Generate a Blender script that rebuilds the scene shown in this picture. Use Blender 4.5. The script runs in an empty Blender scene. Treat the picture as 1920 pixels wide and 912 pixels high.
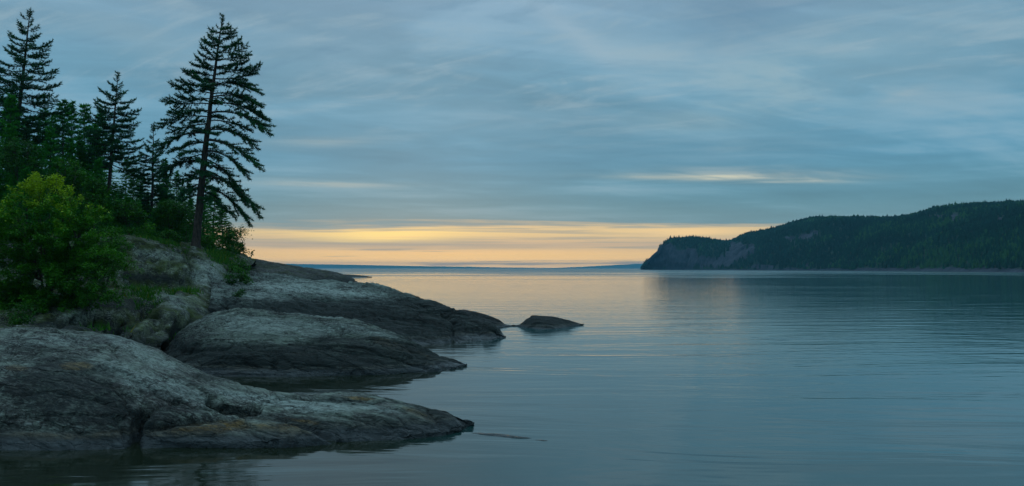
import bpy, math, random
import numpy as np
from mathutils import Vector, Matrix
from mathutils.bvhtree import BVHTree

random.seed(7)
RNG = np.random.default_rng(7)
sc = bpy.context.scene
COL = sc.collection
R = math.radians

# ------------------------------------------------------------------ camera
F = 1493.0            # focal length in photo pixels (1920 wide)
CAM_H = 3.0
PITCH = math.atan(47.0 / F)
cam_d = bpy.data.cameras.new('camera')
cam_d.sensor_width = 36.0
cam_d.lens = 36.0 * F / 1920.0
cam_d.clip_start = 0.1
cam_d.clip_end = 60000.0
cam = bpy.data.objects.new('camera', cam_d)
COL.objects.link(cam)
cam.location = (0, 0, CAM_H)
cam.rotation_euler = (R(90) + PITCH, 0, 0)
sc.camera = cam

# ------------------------------------------------------------------ render / colour
sc.view_settings.view_transform = 'Standard'
sc.view_settings.look = 'None'
sc.view_settings.exposure = 0.0
sc.view_settings.gamma = 1.0
sc.view_settings.use_curve_mapping = False
cy = sc.cycles
cy.use_denoising = True
try:
    cy.denoiser = 'OPENIMAGEDENOISE'
    cy.denoising_input_passes = 'RGB_ALBEDO_NORMAL'
except Exception:
    pass
cy.max_bounces = 6
cy.diffuse_bounces = 3
cy.glossy_bounces = 3
cy.transmission_bounces = 2
cy.transparent_max_bounces = 4
cy.volume_bounces = 0
cy.sample_clamp_indirect = 4.0

SUN_AZ = R(-7.0)      # azimuth of the hidden sun, from the view axis to the right
SUN_EL = R(4.0)


# ------------------------------------------------------------------ node helpers
class NT:
    """small helper to chain shader nodes"""

    def __init__(self, tree):
        self.t = tree
        self.n = tree.nodes
        self.l = tree.links

    def new(self, typ, **kw):
        n = self.n.new(typ)
        for k, v in kw.items():
            setattr(n, k, v)
        return n

    def put(self, sock, v):
        if v is None:
            return
        if isinstance(v, bpy.types.NodeSocket):
            self.l.new(v, sock)
        elif hasattr(sock, 'default_value'):
            try:
                sock.default_value = v
            except Exception:
                sock.default_value = (v[0], v[1], v[2], 1.0)

    def m(self, op, a, b=None, c=None, clamp=False):
        n = self.new('ShaderNodeMath', operation=op, use_clamp=clamp)
        self.put(n.inputs[0], a)
        if b is not None:
            self.put(n.inputs[1], b)
        if c is not None:
            self.put(n.inputs[2], c)
        return n.outputs[0]

    def add(self, a, b): return self.m('ADD', a, b)
    def sub(self, a, b): return self.m('SUBTRACT', a, b)
    def mul(self, a, b): return self.m('MULTIPLY', a, b)

    def vec(self, op, a, b=None):
        n = self.new('ShaderNodeVectorMath', operation=op)
        self.put(n.inputs[0], a)
        if b is not None:
            self.put(n.inputs[1], b)
        return n.outputs[0]

    def comb(self, x, y, z):
        n = self.new('ShaderNodeCombineXYZ')
        for i, v in enumerate((x, y, z)):
            self.put(n.inputs[i], v)
        return n.outputs[0]

    def sep(self, v):
        n = self.new('ShaderNodeSeparateXYZ')
        self.put(n.inputs[0], v)
        return n.outputs

    def noise(self, v, scale=1.0, detail=4.0, rough=0.5, dist=0.0):
        n = self.new('ShaderNodeTexNoise')
        self.put(n.inputs['Vector'], v)
        n.inputs['Scale'].default_value = scale
        n.inputs['Detail'].default_value = detail
        n.inputs['Roughness'].default_value = rough
        n.inputs['Distortion'].default_value = dist
        return n.outputs[0]

    def voro(self, v, scale=1.0, feature='F1', out=0):
        n = self.new('ShaderNodeTexVoronoi', feature=feature)
        self.put(n.inputs['Vector'], v)
        n.inputs['Scale'].default_value = scale
        return n.outputs[out]

    def ss(self, x, lo, hi, a=0.0, b=1.0):
        n = self.new('ShaderNodeMapRange', interpolation_type='SMOOTHSTEP')
        self.put(n.inputs[0], x)
        self.put(n.inputs[1], lo); self.put(n.inputs[2], hi)
        self.put(n.inputs[3], a); self.put(n.inputs[4], b)
        return n.outputs[0]

    def mix(self, f, a, b, blend='MIX'):
        n = self.new('ShaderNodeMix', data_type='RGBA', blend_type=blend)
        self.put(n.inputs[0], f)
        self.put(n.inputs[6], a if isinstance(a, bpy.types.NodeSocket) else (*a, 1.0))
        self.put(n.inputs[7], b if isinstance(b, bpy.types.NodeSocket) else (*b, 1.0))
        return n.outputs[2]

    def ramp(self, x, stops):
        n = self.new('ShaderNodeValToRGB')
        e = n.color_ramp.elements
        while len(e) < len(stops):
            e.new(0.5)
        for el, (p, c) in zip(e, stops):
            el.position = p
            el.color = (*c, 1.0)
        self.put(n.inputs[0], x)
        return n.outputs[0]

    def scale_col(self, c, f):
        n = self.new('ShaderNodeVectorMath', operation='SCALE')
        self.put(n.inputs[0], c)
        self.put(n.inputs[3], f)
        return n.outputs[0]


# ------------------------------------------------------------------ sky (world)
def build_world():
    w = bpy.data.worlds.new('World')
    sc.world = w
    w.use_nodes = True
    w.node_tree.nodes.clear()
    N = NT(w.node_tree)
    d = N.new('ShaderNodeTexCoord').outputs['Generated']
    x, y, z = N.sep(d)
    DEG = 180.0 / math.pi
    e = N.mul(N.m('ARCSINE', z), DEG)
    a = N.mul(N.m('ARCTAN2', x, y), DEG)
    # cloud layer seen in perspective: direction projected on a high plane
    den = N.add(N.m('MAXIMUM', z, 0.0), 0.10)
    cx = N.m('DIVIDE', x, den)
    cyy = N.m('DIVIDE', y, den)
    th = R(14)
    rx = N.add(N.mul(cx, math.cos(th)), N.mul(cyy, math.sin(th)))
    ry = N.sub(N.mul(cyy, math.cos(th)), N.mul(cx, math.sin(th)))
    big = N.noise(N.comb(N.mul(rx, 0.55), N.mul(ry, 0.9), 3.1), 1.0, 4.0, 0.5, 0.6)
    mid = N.noise(N.comb(N.mul(rx, 1.2), N.mul(ry, 2.6), 9.4), 1.0, 5.0, 0.55, 0.9)
    fine = N.noise(N.comb(N.mul(rx, 2.6), N.mul(ry, 7.0), 1.7), 1.0, 5.0, 0.55, 0.5)
    # long flat streaks near the horizon
    stre = N.noise(N.comb(N.mul(a, 0.035), N.mul(e, 1.15), 4.0), 1.0, 4.0, 0.5, 0.3)
    stre2 = N.noise(N.comb(N.mul(a, 0.06), N.mul(e, 2.6), 7.7), 1.0, 4.0, 0.55, 0.4)

    cool = N.ramp(N.m('DIVIDE', N.m('MAXIMUM', e, 0.0), 90.0), [
        (0.0, (0.150, 0.300, 0.345)), (0.045, (0.132, 0.295, 0.365)),
        (0.085, (0.110, 0.305, 0.440)), (0.15, (0.160, 0.345, 0.475)),
        (0.21, (0.225, 0.375, 0.505)), (0.45, (0.350, 0.530, 0.660)), (1.0, (0.43, 0.630, 0.760))])
    hi = N.ss(e, 4.0, 14.0)
    mod = N.add(N.mul(N.sub(big, 0.5), 1.0), N.mul(N.sub(mid, 0.5), 0.75))
    mod = N.add(mod, N.mul(N.sub(fine, 0.5), 0.32))
    mod = N.mul(mod, N.ss(e, 1.0, 12.0, 0.35, 1.0))
    mod = N.add(mod, N.mul(N.sub(stre, 0.5), N.ss(e, 5.0, 14.0, 0.42, 0.0)))
    mod = N.add(mod, N.mul(N.sub(stre2, 0.5), N.ss(e, 4.0, 12.0, 0.24, 0.0)))
    mod = N.add(N.m('MAXIMUM', mod, 0.0), N.mul(N.m('MINIMUM', mod, 0.0), 0.62))
    sky = N.scale_col(cool, N.m('MAXIMUM', N.add(1.04, mod), 0.3))
    # where clouds are lighter they also turn greyer
    sky = N.mix(N.ss(mod, 0.02, 0.35, 0.0, 0.42), sky, (0.33, 0.45, 0.52))

    def gauss(a0, e0, sa, se, rot=0.0, warp=0.0):
        da = N.sub(a, a0)
        de = N.sub(e, e0)
        if warp:
            de = N.add(de, N.mul(N.sub(stre2, 0.5), warp))
        c, s = math.cos(R(rot)), math.sin(R(rot))
        u = N.m('DIVIDE', N.add(N.mul(da, c), N.mul(de, s)), sa)
        v = N.m('DIVIDE', N.sub(N.mul(de, c), N.mul(da, s)), se)
        q = N.add(N.mul(u, u), N.mul(v, v))
        return N.m('EXPONENT', N.mul(q, -1.0))

    # pale breaks in the cloud
    wisps = N.ss(mid, 0.38, 0.66, 0.25, 1.0)
    for (a0, e0, sa, se, rot, st, col) in [
            (15.0, 6.25, 6.0, 0.24, -2.0, 0.95, (0.74, 0.72, 0.54)),
            (17.5, 6.45, 5.0, 0.42, -3.0, 0.60, (0.56, 0.60, 0.54)),
            (-13.0, 5.95, 4.5, 0.24, 0.0, 0.55, (0.45, 0.50, 0.44)),
            (-14.0, 8.75, 4.5, 0.40, 5.0, 0.50, (0.36, 0.46, 0.48)),
            (5.0, 16.2, 4.5, 0.75, -35.0, 0.80, (0.34, 0.49, 0.60)),
            (10.0, 14.6, 5.0, 1.3, -12.0, 0.75, (0.34, 0.48, 0.56)),
            (21.0, 13.0, 8.0, 2.6, 4.0, 0.75, (0.32, 0.47, 0.53)),
            (-13.0, 14.3, 6.0, 2.0, 6.0, 0.5, (0.28, 0.42, 0.52)),
            (2.0, 10.5, 8.0, 1.2, -4.0, 0.40, (0.27, 0.40, 0.48)),
            (29.0, 12.5, 6.0, 2.6, 0.0, 0.65, (0.27, 0.41, 0.50)),
            (16.0, 8.2, 8.0, 0.8, 1.0, 0.40, (0.24, 0.37, 0.44)),
            (19.0, 18.0, 3.5, 0.5, 0.0, 0.45, (0.40, 0.49, 0.56)),
            (14.0, 10.6, 5.0, 0.9, 3.0, 0.60, (0.31, 0.44, 0.48)),
            (26.5, 11.2, 2.2, 0.4, 20.0, 0.40, (0.38, 0.48, 0.52)),
            (-26.0, 15.0, 5.0, 1.0, -12.0, 0.30, (0.30, 0.42, 0.48))]:
        g = N.mul(N.mul(gauss(a0, e0, sa, se, rot, 0.9), st), wisps)
        sky = N.mix(g, sky, col)
    # ragged diagonal wisps in the higher cloud
    th2 = R(-32)
    wx = N.add(N.mul(cx, math.cos(th2)), N.mul(cyy, math.sin(th2)))
    wy = N.sub(N.mul(cyy, math.cos(th2)), N.mul(cx, math.sin(th2)))
    wn = N.noise(N.comb(N.mul(wx, 1.1), N.mul(wy, 4.2), 21.0), 1.0, 7.0, 0.62, 1.0)
    wn2 = N.noise(N.comb(N.mul(cx, 2.2), N.mul(cyy, 3.4), 33.0), 1.0, 7.0, 0.65, 0.8)
    g = N.mul(N.ss(N.add(N.mul(wn, 0.6), N.mul(wn2, 0.4)), 0.49, 0.66), N.ss(e, 7.0, 13.0, 0.0, 0.55))
    sky = N.mix(g, sky, (0.34, 0.48, 0.56))
    g = N.mul(N.ss(N.add(N.mul(wn, 0.5), N.mul(wn2, 0.5)), 0.47, 0.36), N.ss(e, 7.0, 14.0, 0.0, 0.40))
    sky = N.mix(g, sky, (0.135, 0.285, 0.42))
    # darker swag of cloud at the upper right
    g = N.mul(gauss(16.0, 17.6, 4.2, 2.6, 0.0), 0.55)
    sky = N.mix(g, sky, (0.125, 0.255, 0.385))

    # warm gap under the cloud deck
    et = N.add(e, N.add(N.mul(N.sub(stre2, 0.5), 1.3), N.mul(N.sub(fine, 0.5), 0.5)))
    et = N.add(et, N.mul(N.m('ABSOLUTE', N.add(a, 2.0)), 0.013))
    band = N.ss(et, 3.55, 2.85)
    side = N.m('EXPONENT', N.mul(N.m('POWER', N.m('DIVIDE', N.m('ABSOLUTE', N.add(a, 2.0)), 36.0), 2.0), -1.0))
    warm = N.ramp(N.m('DIVIDE', e, 4.0), [
        (0.0, (3.6, 2.0, 0.50)), (0.09, (3.1, 1.75, 0.38)), (0.22, (1.80, 1.06, 0.28)), (0.42, (0.86, 0.59, 0.33)),
        (0.62, (1.02, 0.72, 0.31)), (0.82, (0.92, 0.66, 0.34)), (1.0, (0.45, 0.44, 0.36))])
    # grey-green cloud bars across the gap
    bars = N.ss(stre2, 0.50, 0.64, 0.0, 0.70)
    g = N.add(bars, N.mul(gauss(-9.0, 1.62, 12.0, 0.26, -0.6, 0.9), 0.95))
    g = N.m('MINIMUM', g, 0.85)
    warm = N.mix(g, warm, (0.40, 0.40, 0.33))
    g = N.mul(gauss(-9.0, 2.45, 5.5, 0.36, 1.0, 1.6), 1.0)
    warm = N.mix(g, warm, (1.40, 1.00, 0.30))
    g = N.mul(gauss(13.0, 2.55, 4.5, 0.34, 0.0, 0.7), 1.0)
    warm = N.mix(g, warm, (1.35, 0.88, 0.34))
    sky = N.mix(N.mul(band, side), sky, warm)
    # faint warm lift of the cloud base above the gap
    g = N.mul(N.ss(e, 5.0, 3.0, 0.0, 0.10), side)
    sky = N.mix(g, sky, (0.52, 0.46, 0.36))

    # clear evening sky above the thin cloud
    nish = N.new('ShaderNodeTexSky', sky_type='NISHITA')
    nish.sun_disc = False
    nish.sun_elevation = SUN_EL
    nish.sun_rotation = SUN_AZ
    clear = N.scale_col(nish.outputs[0], 0.05)
    sky = N.mix(0.06, sky, clear)
    # below the horizon: same tone as the lowest sky
    bg = N.new('ShaderNodeBackground')
    N.put(bg.inputs[0], sky)
    bg.inputs[1].default_value = 1.0
    out = N.new('ShaderNodeOutputWorld')
    N.l.new(bg.outputs[0], out.inputs[0])


build_world()

sun_d = bpy.data.lights.new('sun', 'SUN')
sun_d.energy = 0.015
sun_d.angle = R(40)
sun_d.color = (1.0, 0.78, 0.5)
sun = bpy.data.objects.new('sun', sun_d)
COL.objects.link(sun)
sun.rotation_euler = Vector((-math.sin(SUN_AZ) * math.cos(SUN_EL), -math.cos(SUN_AZ) * math.cos(SUN_EL), -math.sin(SUN_EL))).to_track_quat('-Z', 'Y').to_euler()


# ------------------------------------------------------------------ pixel <-> world
def P(px, py, d):
    """world point that the photo shows at (px, py), d metres along the level view axis"""
    cp, sp = math.cos(PITCH), math.sin(PITCH)
    u = (px - 960.0) / F
    v = (456.0 - py) / F
    dy = cp - v * sp
    dz = sp + v * cp
    k = d / dy
    return np.array((u * k, d, CAM_H + dz * k))


def W(px, py):
    """water point (z = 0) at a pixel"""
    cp, sp = math.cos(PITCH), math.sin(PITCH)
    v = (456.0 - py) / F
    d = -CAM_H * (cp - v * sp) / (sp + v * cp)
    return P(px, py, d)


def to_px(V):
    cp, sp = math.cos(PITCH), math.sin(PITCH)
    x, y, z = V[..., 0], V[..., 1], V[..., 2] - CAM_H
    f = y * cp + z * sp
    u = -y * sp + z * cp
    f = np.maximum(f, 0.1)
    return 960.0 + F * x / f, 456.0 - F * u / f


# ------------------------------------------------------------------ numpy noise
def _hash(ix, iy, iz, seed):
    h = (ix.astype(np.int64) * 374761393 + iy.astype(np.int64) * 668265263 + iz.astype(np.int64) * 2147483647 + seed * 1274126177) & 0xFFFFFFFF
    h = ((h ^ (h >> 13)) * 1274126177) & 0xFFFFFFFF
    h = ((h ^ (h >> 16)) * 2246822519) & 0xFFFFFFFF
    return ((h ^ (h >> 15)) & 0xFFFFFF) / float(0xFFFFFF)


def vnoise(p, seed=0):
    i = np.floor(p)
    f = p - i
    f = f * f * f * (f * (f * 6 - 15) + 10)
    ix, iy, iz = i[..., 0], i[..., 1], i[..., 2]
    r = 0.0
    for dx in (0, 1):
        wx = f[..., 0] if dx else 1 - f[..., 0]
        for dy in (0, 1):
            wy = f[..., 1] if dy else 1 - f[..., 1]
            for dz in (0, 1):
                wz = f[..., 2] if dz else 1 - f[..., 2]
                r = r + wx * wy * wz * _hash(ix + dx, iy + dy, iz + dz, seed)
    return r * 2 - 1


def fbm(p, octv=4, seed=0, gain=0.5, lac=2.03):
    s, a, t = 0.0, 1.0, 0.0
    for k in range(octv):
        s = s + a * vnoise(p, seed + k * 17)
        t += a
        p = p * lac + 13.7
        a *= gain
    return s / t


def ridged(p, octv=3, seed=0):
    s, a, t = 0.0, 1.0, 0.0
    for k in range(octv):
        s = s + a * (1 - np.abs(vnoise(p, seed + k * 31)))
        t += a
        p = p * 2.1 + 5.3
        a *= 0.5
    return s / t


def sstep(x, lo, hi):
    t = np.clip((x - lo) / (hi - lo), 0, 1)
    return t * t * (3 - 2 * t)


# ------------------------------------------------------------------ mesh helpers
def mesh_from(name, V, faces, mats, mat_idx=None, smooth=True, attrs=None):
    """faces: array (n,3) or (n,4) or list of such arrays"""
    me = bpy.data.meshes.new(name)
    if not isinstance(faces, (list, tuple)):
        faces = [faces]
    faces = [np.asarray(f, dtype=np.int32) for f in faces if len(f)]
    V = np.asarray(V, dtype=np.float32)
    me.vertices.add(len(V))
    me.vertices.foreach_set('co', V.ravel())
    nl = sum(f.size for f in faces)
    npoly = sum(len(f) for f in faces)
    me.loops.add(nl)
    me.polygons.add(npoly)
    me.loops.foreach_set('vertex_index', np.concatenate([f.ravel() for f in faces]))
    tot = np.concatenate([np.full(len(f), f.shape[1], np.int32) for f in faces])
    st = np.concatenate([[0], np.cumsum(tot)[:-1]]).astype(np.int32)
    me.polygons.foreach_set('loop_start', st)
    me.polygons.foreach_set('loop_total', tot)
    if not isinstance(mats, (list, tuple)):
        mats = [mats]
    for m in mats:
        me.materials.append(m)
    if mat_idx is not None:
        me.polygons.foreach_set('material_index', np.asarray(mat_idx, np.int32))
    me.polygons.foreach_set('use_smooth', np.full(npoly, smooth, bool))
    if attrs:
        for k, v in attrs.items():
            at = me.attributes.new(k, 'FLOAT', 'POINT')
            at.data.foreach_set('value', np.asarray(v, np.float32))
    me.update(calc_edges=True)
    me.validate()
    return me


def link(name, me, parent=None, loc=None):
    o = bpy.data.objects.new(name, me)
    COL.objects.link(o)
    if parent is not None:
        o.parent = parent
    if loc is not None:
        o.location = loc
    return o


def tag(o, label=None, cat=None, group=None, kind=None):
    if label: o['label'] = label
    if cat: o['category'] = cat
    if group: o['group'] = group
    if kind: o['kind'] = kind
    return o


def empty(name, loc, label=None, cat=None, group=None):
    o = bpy.data.objects.new(name, None)
    COL.objects.link(o)
    o.location = loc
    o.empty_display_size = 0.3
    return tag(o, label, cat, group)


def based(name, V, faces, mats, base=None, **kw):
    """mesh object whose origin sits at its own base"""
    V = np.asarray(V, float)
    if base is None:
        base = np.array((V[:, 0].mean(), V[:, 1].mean(), 0.0))
    me = mesh_from(name, V - base, faces, mats, **kw)
    return link(name, me, None, tuple(base))


# ------------------------------------------------------------------ lofted rock
def hermite(ts, pts, tq):
    """smooth, non overshooting interpolation of pts (n,k) at ts -> tq"""
    ts = np.asarray(ts, float)
    pts = np.asarray(pts, float)
    h = np.diff(ts)[:, None]
    dl = np.diff(pts, axis=0) / h
    m = np.zeros_like(pts)
    m[0], m[-1] = dl[0], dl[-1]
    if len(ts) > 2:
        a, b = dl[:-1], dl[1:]
        w1, w2 = h[:-1], h[1:]
        avg = (a * w2 + b * w1) / (w1 + w2)
        m[1:-1] = avg
    i = np.clip(np.searchsorted(ts, tq, side='right') - 1, 0, len(ts) - 2)
    hh = (ts[i + 1] - ts[i])[:, None]
    s = ((tq - ts[i]) / (ts[i + 1] - ts[i]))[:, None]
    p0, p1 = pts[i], pts[i + 1]
    m0, m1 = m[i] * hh, m[i + 1] * hh
    return (2 * s**3 - 3 * s**2 + 1) * p0 + (s**3 - 2 * s**2 + s) * m0 + (-2 * s**3 + 3 * s**2) * p1 + (s**3 - s**2) * m1


def row(pts, nu):
    """pts: (px, py) on the water or (px, py, depth) -> nu world points"""
    w = np.array([W(p[0], p[1]) if len(p) == 2 else P(*p) for p in pts])
    xs = np.array([p[0] for p in pts], float)
    # parameter: distance along the row in the picture
    ys = np.array([p[1] for p in pts], float)
    s = np.concatenate([[0], np.cumsum(np.hypot(np.diff(xs), np.diff(ys)) + 1e-3)])
    return hermite(s / s[-1], w, np.linspace(0, 1, nu))


def behind(r, dd, dz=None, z=None):
    """row r pushed dd metres away from the camera along its own bearing"""
    q = r.copy()
    k = (r[:, 1] + dd) / r[:, 1]
    q[:, 0] *= k
    q[:, 1] += dd
    if dz is not None: q[:, 2] += dz
    if z is not None: q[:, 2] = z
    return q


def between(c, w, s, p=1.9):
    """row part way (s) down a rounded flank from crest c to waterline w"""
    q = c * (1 - s) + w * s
    q[:, 2] = w[:, 2] + (c[:, 2] - w[:, 2]) * (1 - s ** p)
    return q


def loft(rows, nv):
    """rows: list of (nu,3); nv: samples for each gap"""
    n = len(rows)
    A = np.stack(rows)                       # (n, nu, 3)
    nu = A.shape[1]
    tq = np.concatenate([np.linspace(i, i + 1, nv[i], endpoint=False) for i in range(n - 1)] + [[n - 1.0]])
    flat = A.reshape(n, -1)
    G = hermite(np.arange(n, dtype=float), flat, tq).reshape(len(tq), nu, 3)
    return G


def grid_normals(G):
    du = np.gradient(G, axis=1)
    dv = np.gradient(G, axis=0)
    nrm = np.cross(du, dv)
    l = np.linalg.norm(nrm, axis=2, keepdims=True)
    nrm = nrm / np.maximum(l, 1e-9)
    if nrm[..., 2].mean() < 0:
        nrm = -nrm
    return nrm


def grid_faces(nv, nu):
    i = np.arange(nv * nu).reshape(nv, nu)
    return np.stack([i[:-1, :-1], i[1:, :-1], i[1:, 1:], i[:-1, 1:]], -1).reshape(-1, 4)


def seg_dist(px, py, line):
    """distance in photo pixels to a polyline"""
    best = np.full(px.shape, 1e9)
    for (x0, y0), (x1, y1) in zip(line[:-1], line[1:]):
        dx, dy = x1 - x0, y1 - y0
        t = np.clip(((px - x0) * dx + (py - y0) * dy) / (dx * dx + dy * dy + 1e-9), 0, 1)
        best = np.minimum(best, np.hypot(px - x0 - t * dx, py - y0 - t * dy))
    return best


def groove(G, nrm, line, width, depth, wob=3.0, seed=1, sharp=False):
    """a crack or hollow worn into the rock along a line traced on it"""
    px, py = to_px(G)
    n1 = fbm(G * 2.5, 3, seed)
    d = seg_dist(px + n1 * wob, py + n1 * wob * 0.7, line)
    k = sstep(d, width * 1.15, width * 0.55) if sharp else np.exp(-(d / width) ** 2)
    return G - nrm * (k * depth)[..., None], k


def swell(G, cx, cy_, rx, ry, amt, axis=None, rot=0.0):
    px, py = to_px(G)
    c, s = math.cos(R(rot)), math.sin(R(rot))
    dx, dy = px - cx, py - cy_
    q = ((dx * c + dy * s) / rx) ** 2 + ((dy * c - dx * s) / ry) ** 2
    k = np.clip(1 - q, 0, 1) ** 0.75
    v = np.array(axis if axis is not None else (0, -0.6, 0.8))
    return G + v * (k * amt)[..., None]


# ------------------------------------------------------------------ materials
def principled(name):
    m = bpy.data.materials.new(name)
    m.use_nodes = True
    m.node_tree.nodes.clear()
    N = NT(m.node_tree)
    out = N.new('ShaderNodeOutputMaterial')
    b = N.new('ShaderNodeBsdfPrincipled')
    N.l.new(b.outputs[0], out.inputs[0])
    return m, N, b


def rock_material(name, black_top=0.8, black_soft=0.4, ochre=0.0, wet=0.16, light=(0.20, 0.22, 0.205), dark=(0.040, 0.044, 0.042),
                  pink=0.0, lichen=0.4, strike=(0.9, 0.35), grain=1.0, moss=0.0):
    m, N, b = principled(name)
    pos = N.new('ShaderNodeNewGeometry').outputs['Position']
    x, y, z = N.sep(pos)
    ca, sa = strike
    l = math.hypot(ca, sa); ca, sa = ca / l, sa / l
    u = N.add(N.mul(x, ca), N.mul(y, -sa))      # along the strike of the bands
    v = N.add(N.mul(x, sa), N.mul(y, ca))
    P0 = N.comb(u, v, z)
    st = N.comb(N.mul(u, 0.45), N.mul(v, 2.6), N.mul(z, 3.2))
    g = grain
    n_big = N.noise(P0, 0.55 * g, 5.0, 0.6, 0.4)
    n_med = N.noise(P0, 2.2 * g, 6.0, 0.65, 0.3)
    n_str = N.noise(st, 1.3 * g, 6.0, 0.65, 0.7)
    n_fin = N.noise(P0, 14.0 * g, 4.0, 0.7)
    n_str2 = N.noise(st, 5.0 * g, 5.0, 0.7, 0.5)
    # base tone: streaky grey with near black joints and pale flecks
    t = N.add(N.mul(n_str, 0.50), N.mul(n_big, 0.50))
    t = N.add(t, N.mul(N.sub(n_fin, 0.5), 0.45))
    t = N.add(t, N.mul(N.sub(n_str2, 0.5), 0.55))
    zone = N.ss(N.noise(P0, 0.42 * g, 3.0, 0.5, 0.8), 0.36, 0.64)
    t = N.add(N.mul(t, N.add(0.62, N.mul(zone, 0.5))), N.ss(zone, 0.0, 1.0, 0.17, -0.04))
    col = N.mix(N.ss(t, 0.39, 0.58), dark, light)
    flk = N.add(N.noise(st, 9.0 * g, 4.0, 0.7, 0.6), N.mul(N.sub(n_med, 0.5), 0.5))
    col = N.mix(N.mul(N.ss(flk, 0.54, 0.64), 0.65), col, (0.38, 0.44, 0.41))
    j1 = N.noise(st, 1.9 * g, 4.0, 0.6, 1.2)
    j2 = N.noise(st, 5.5 * g, 3.0, 0.6, 0.9)
    j3 = N.noise(P0, 0.8 * g, 3.0, 0.55, 1.0)
    joint = N.ss(N.m('ABSOLUTE', N.sub(j1, 0.5)), 0.030, 0.008)
    joint = N.m('MAXIMUM', joint, N.mul(N.ss(N.m('ABSOLUTE', N.sub(j2, 0.5)), 0.045, 0.012), 0.8))
    joint = N.m('MAXIMUM', joint, N.ss(N.m('ABSOLUTE', N.sub(j3, 0.5)), 0.012, 0.003))
    joint = N.mul(N.mul(joint, N.ss(n_med, 0.38, 0.56, 0.25, 1.0)), N.ss(zone, 0.0, 1.0, 0.45, 1.0))
    if pink:
        col = N.mix(N.mul(N.ss(n_med, 0.45, 0.62), pink), col, (0.15, 0.125, 0.118))
    # crust lichen: separate round spots of different size
    sp = N.voro(N.vec('ADD', P0, N.comb(N.mul(n_fin, 0.12), N.mul(n_med, 0.2), 0.0)), 3.2 * g)
    spk = N.mul(N.ss(sp, 0.30, 0.20), N.ss(N.noise(P0, 1.4 * g, 2.0), 0.50, 0.60))
    col = N.mix(N.mul(spk, 0.8 * lichen), col, (0.40, 0.46, 0.40))
    # pale lichen blotches
    li = N.ss(N.add(n_med, N.mul(N.sub(n_fin, 0.5), 0.4)), 0.53, 0.63)
    li = N.mul(li, N.ss(n_big, 0.40, 0.62))
    col = N.mix(N.mul(li, lichen), col, (0.30, 0.36, 0.31))
    # dark stains running across
    stain = N.ss(N.noise(st, 0.7 * g, 5.0, 0.6, 1.0), 0.54, 0.66)
    col = N.mix(N.mul(stain, 0.65), col, (0.030, 0.040, 0.037))
    if moss:
        mm = N.mul(N.ss(N.noise(P0, 1.1, 5.0, 0.65), 0.46, 0.58), moss)
        col = N.mix(mm, col, (0.058, 0.090, 0.016))
    a_pale = N.new('ShaderNodeAttribute', attribute_name='pale').outputs['Fac']
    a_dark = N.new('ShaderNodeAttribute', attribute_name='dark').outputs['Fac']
    a_och = N.new('ShaderNodeAttribute', attribute_name='ochre').outputs['Fac']
    fleck = N.add(n_str2, N.mul(N.sub(n_fin, 0.5), 0.5))
    col = N.mix(N.mul(a_pale, N.ss(fleck, 0.36, 0.58, 0.25, 1.0)), col, (0.44, 0.53, 0.48))
    col = N.mix(N.mul(a_dark, N.ss(fleck, 0.66, 0.44, 0.62, 0.97)), col, (0.018, 0.028, 0.026))  # black algae, plus shade painted on lower faces and in hollows
    col = N.mix(N.mul(N.mul(a_och, N.ss(fleck, 0.36, 0.58, 0.2, 1.0)), 0.85), col, (0.31, 0.18, 0.035))
    # black lichen zone near the lake, its upper limit ragged
    zz = N.add(z, N.mul(N.sub(n_big, 0.5), 0.9 * black_soft + 0.25))
    zz = N.add(zz, N.mul(N.sub(n_str, 0.5), 0.6 * black_soft))
    zb = N.ss(zz, black_top - black_soft, black_top, 0.93, 0.0)
    bands = N.ss(n_str2, 0.55, 0.70, 1.0, 0.60)
    col = N.mix(N.mul(zb, bands), col, (0.018, 0.029, 0.027))
    if ochre:
        zo = N.add(z, N.mul(N.sub(n_med, 0.5), 0.35))
        o = N.mul(N.ss(zo, 0.14, 0.24), N.ss(zo, 0.58, 0.36))
        o = N.mul(o, N.ss(N.noise(st, 1.6, 5.0, 0.7, 0.6), 0.42, 0.58))
        col = N.mix(N.mul(o, ochre), col, (0.26, 0.17, 0.055))
    col = N.mix(N.mul(joint, 0.92), col, (0.012, 0.014, 0.013))
    # washed and wet strip at the water
    zw = N.add(z, N.mul(N.sub(n_med, 0.5), 0.10))
    wetk = N.ss(zw, wet + 0.07, wet - 0.02)
    col = N.mix(N.mul(wetk, 0.85), col, (0.050, 0.066, 0.070))
    rim = N.mul(N.ss(zw, wet + 0.02, wet + 0.06), N.ss(zw, wet + 0.13, wet + 0.08))
    col = N.mix(N.mul(rim, N.ss(n_str2, 0.42, 0.60, 0.0, 0.45)), col, (0.20, 0.21, 0.18))
    N.put(b.inputs['Base Color'], col)
    N.put(b.inputs['Roughness'], N.mix(wetk, (0.82, 0.82, 0.82), (0.26, 0.26, 0.26)))
    b.inputs['Specular IOR Level'].default_value = 0.35
    h = N.add(N.mul(n_fin, 0.022), N.mul(n_str2, 0.085))
    h = N.add(h, N.mul(n_med, 0.09))
    crk = N.voro(N.comb(N.mul(u, 1.2), N.mul(v, 3.0), N.mul(z, 3.0)), 1.3 * g, 'DISTANCE_TO_EDGE')
    h = N.sub(h, N.ss(crk, 0.06, 0.0, 0.0, 0.03))
    h = N.sub(h, N.mul(joint, 0.035))
    bp = N.new('ShaderNodeBump')
    bp.inputs['Strength'].default_value = 0.9
    bp.inputs['Distance'].default_value = 1.0
    N.put(bp.inputs['Height'], h)
    N.put(b.inputs['Normal'], bp.outputs[0])
    return m


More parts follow.
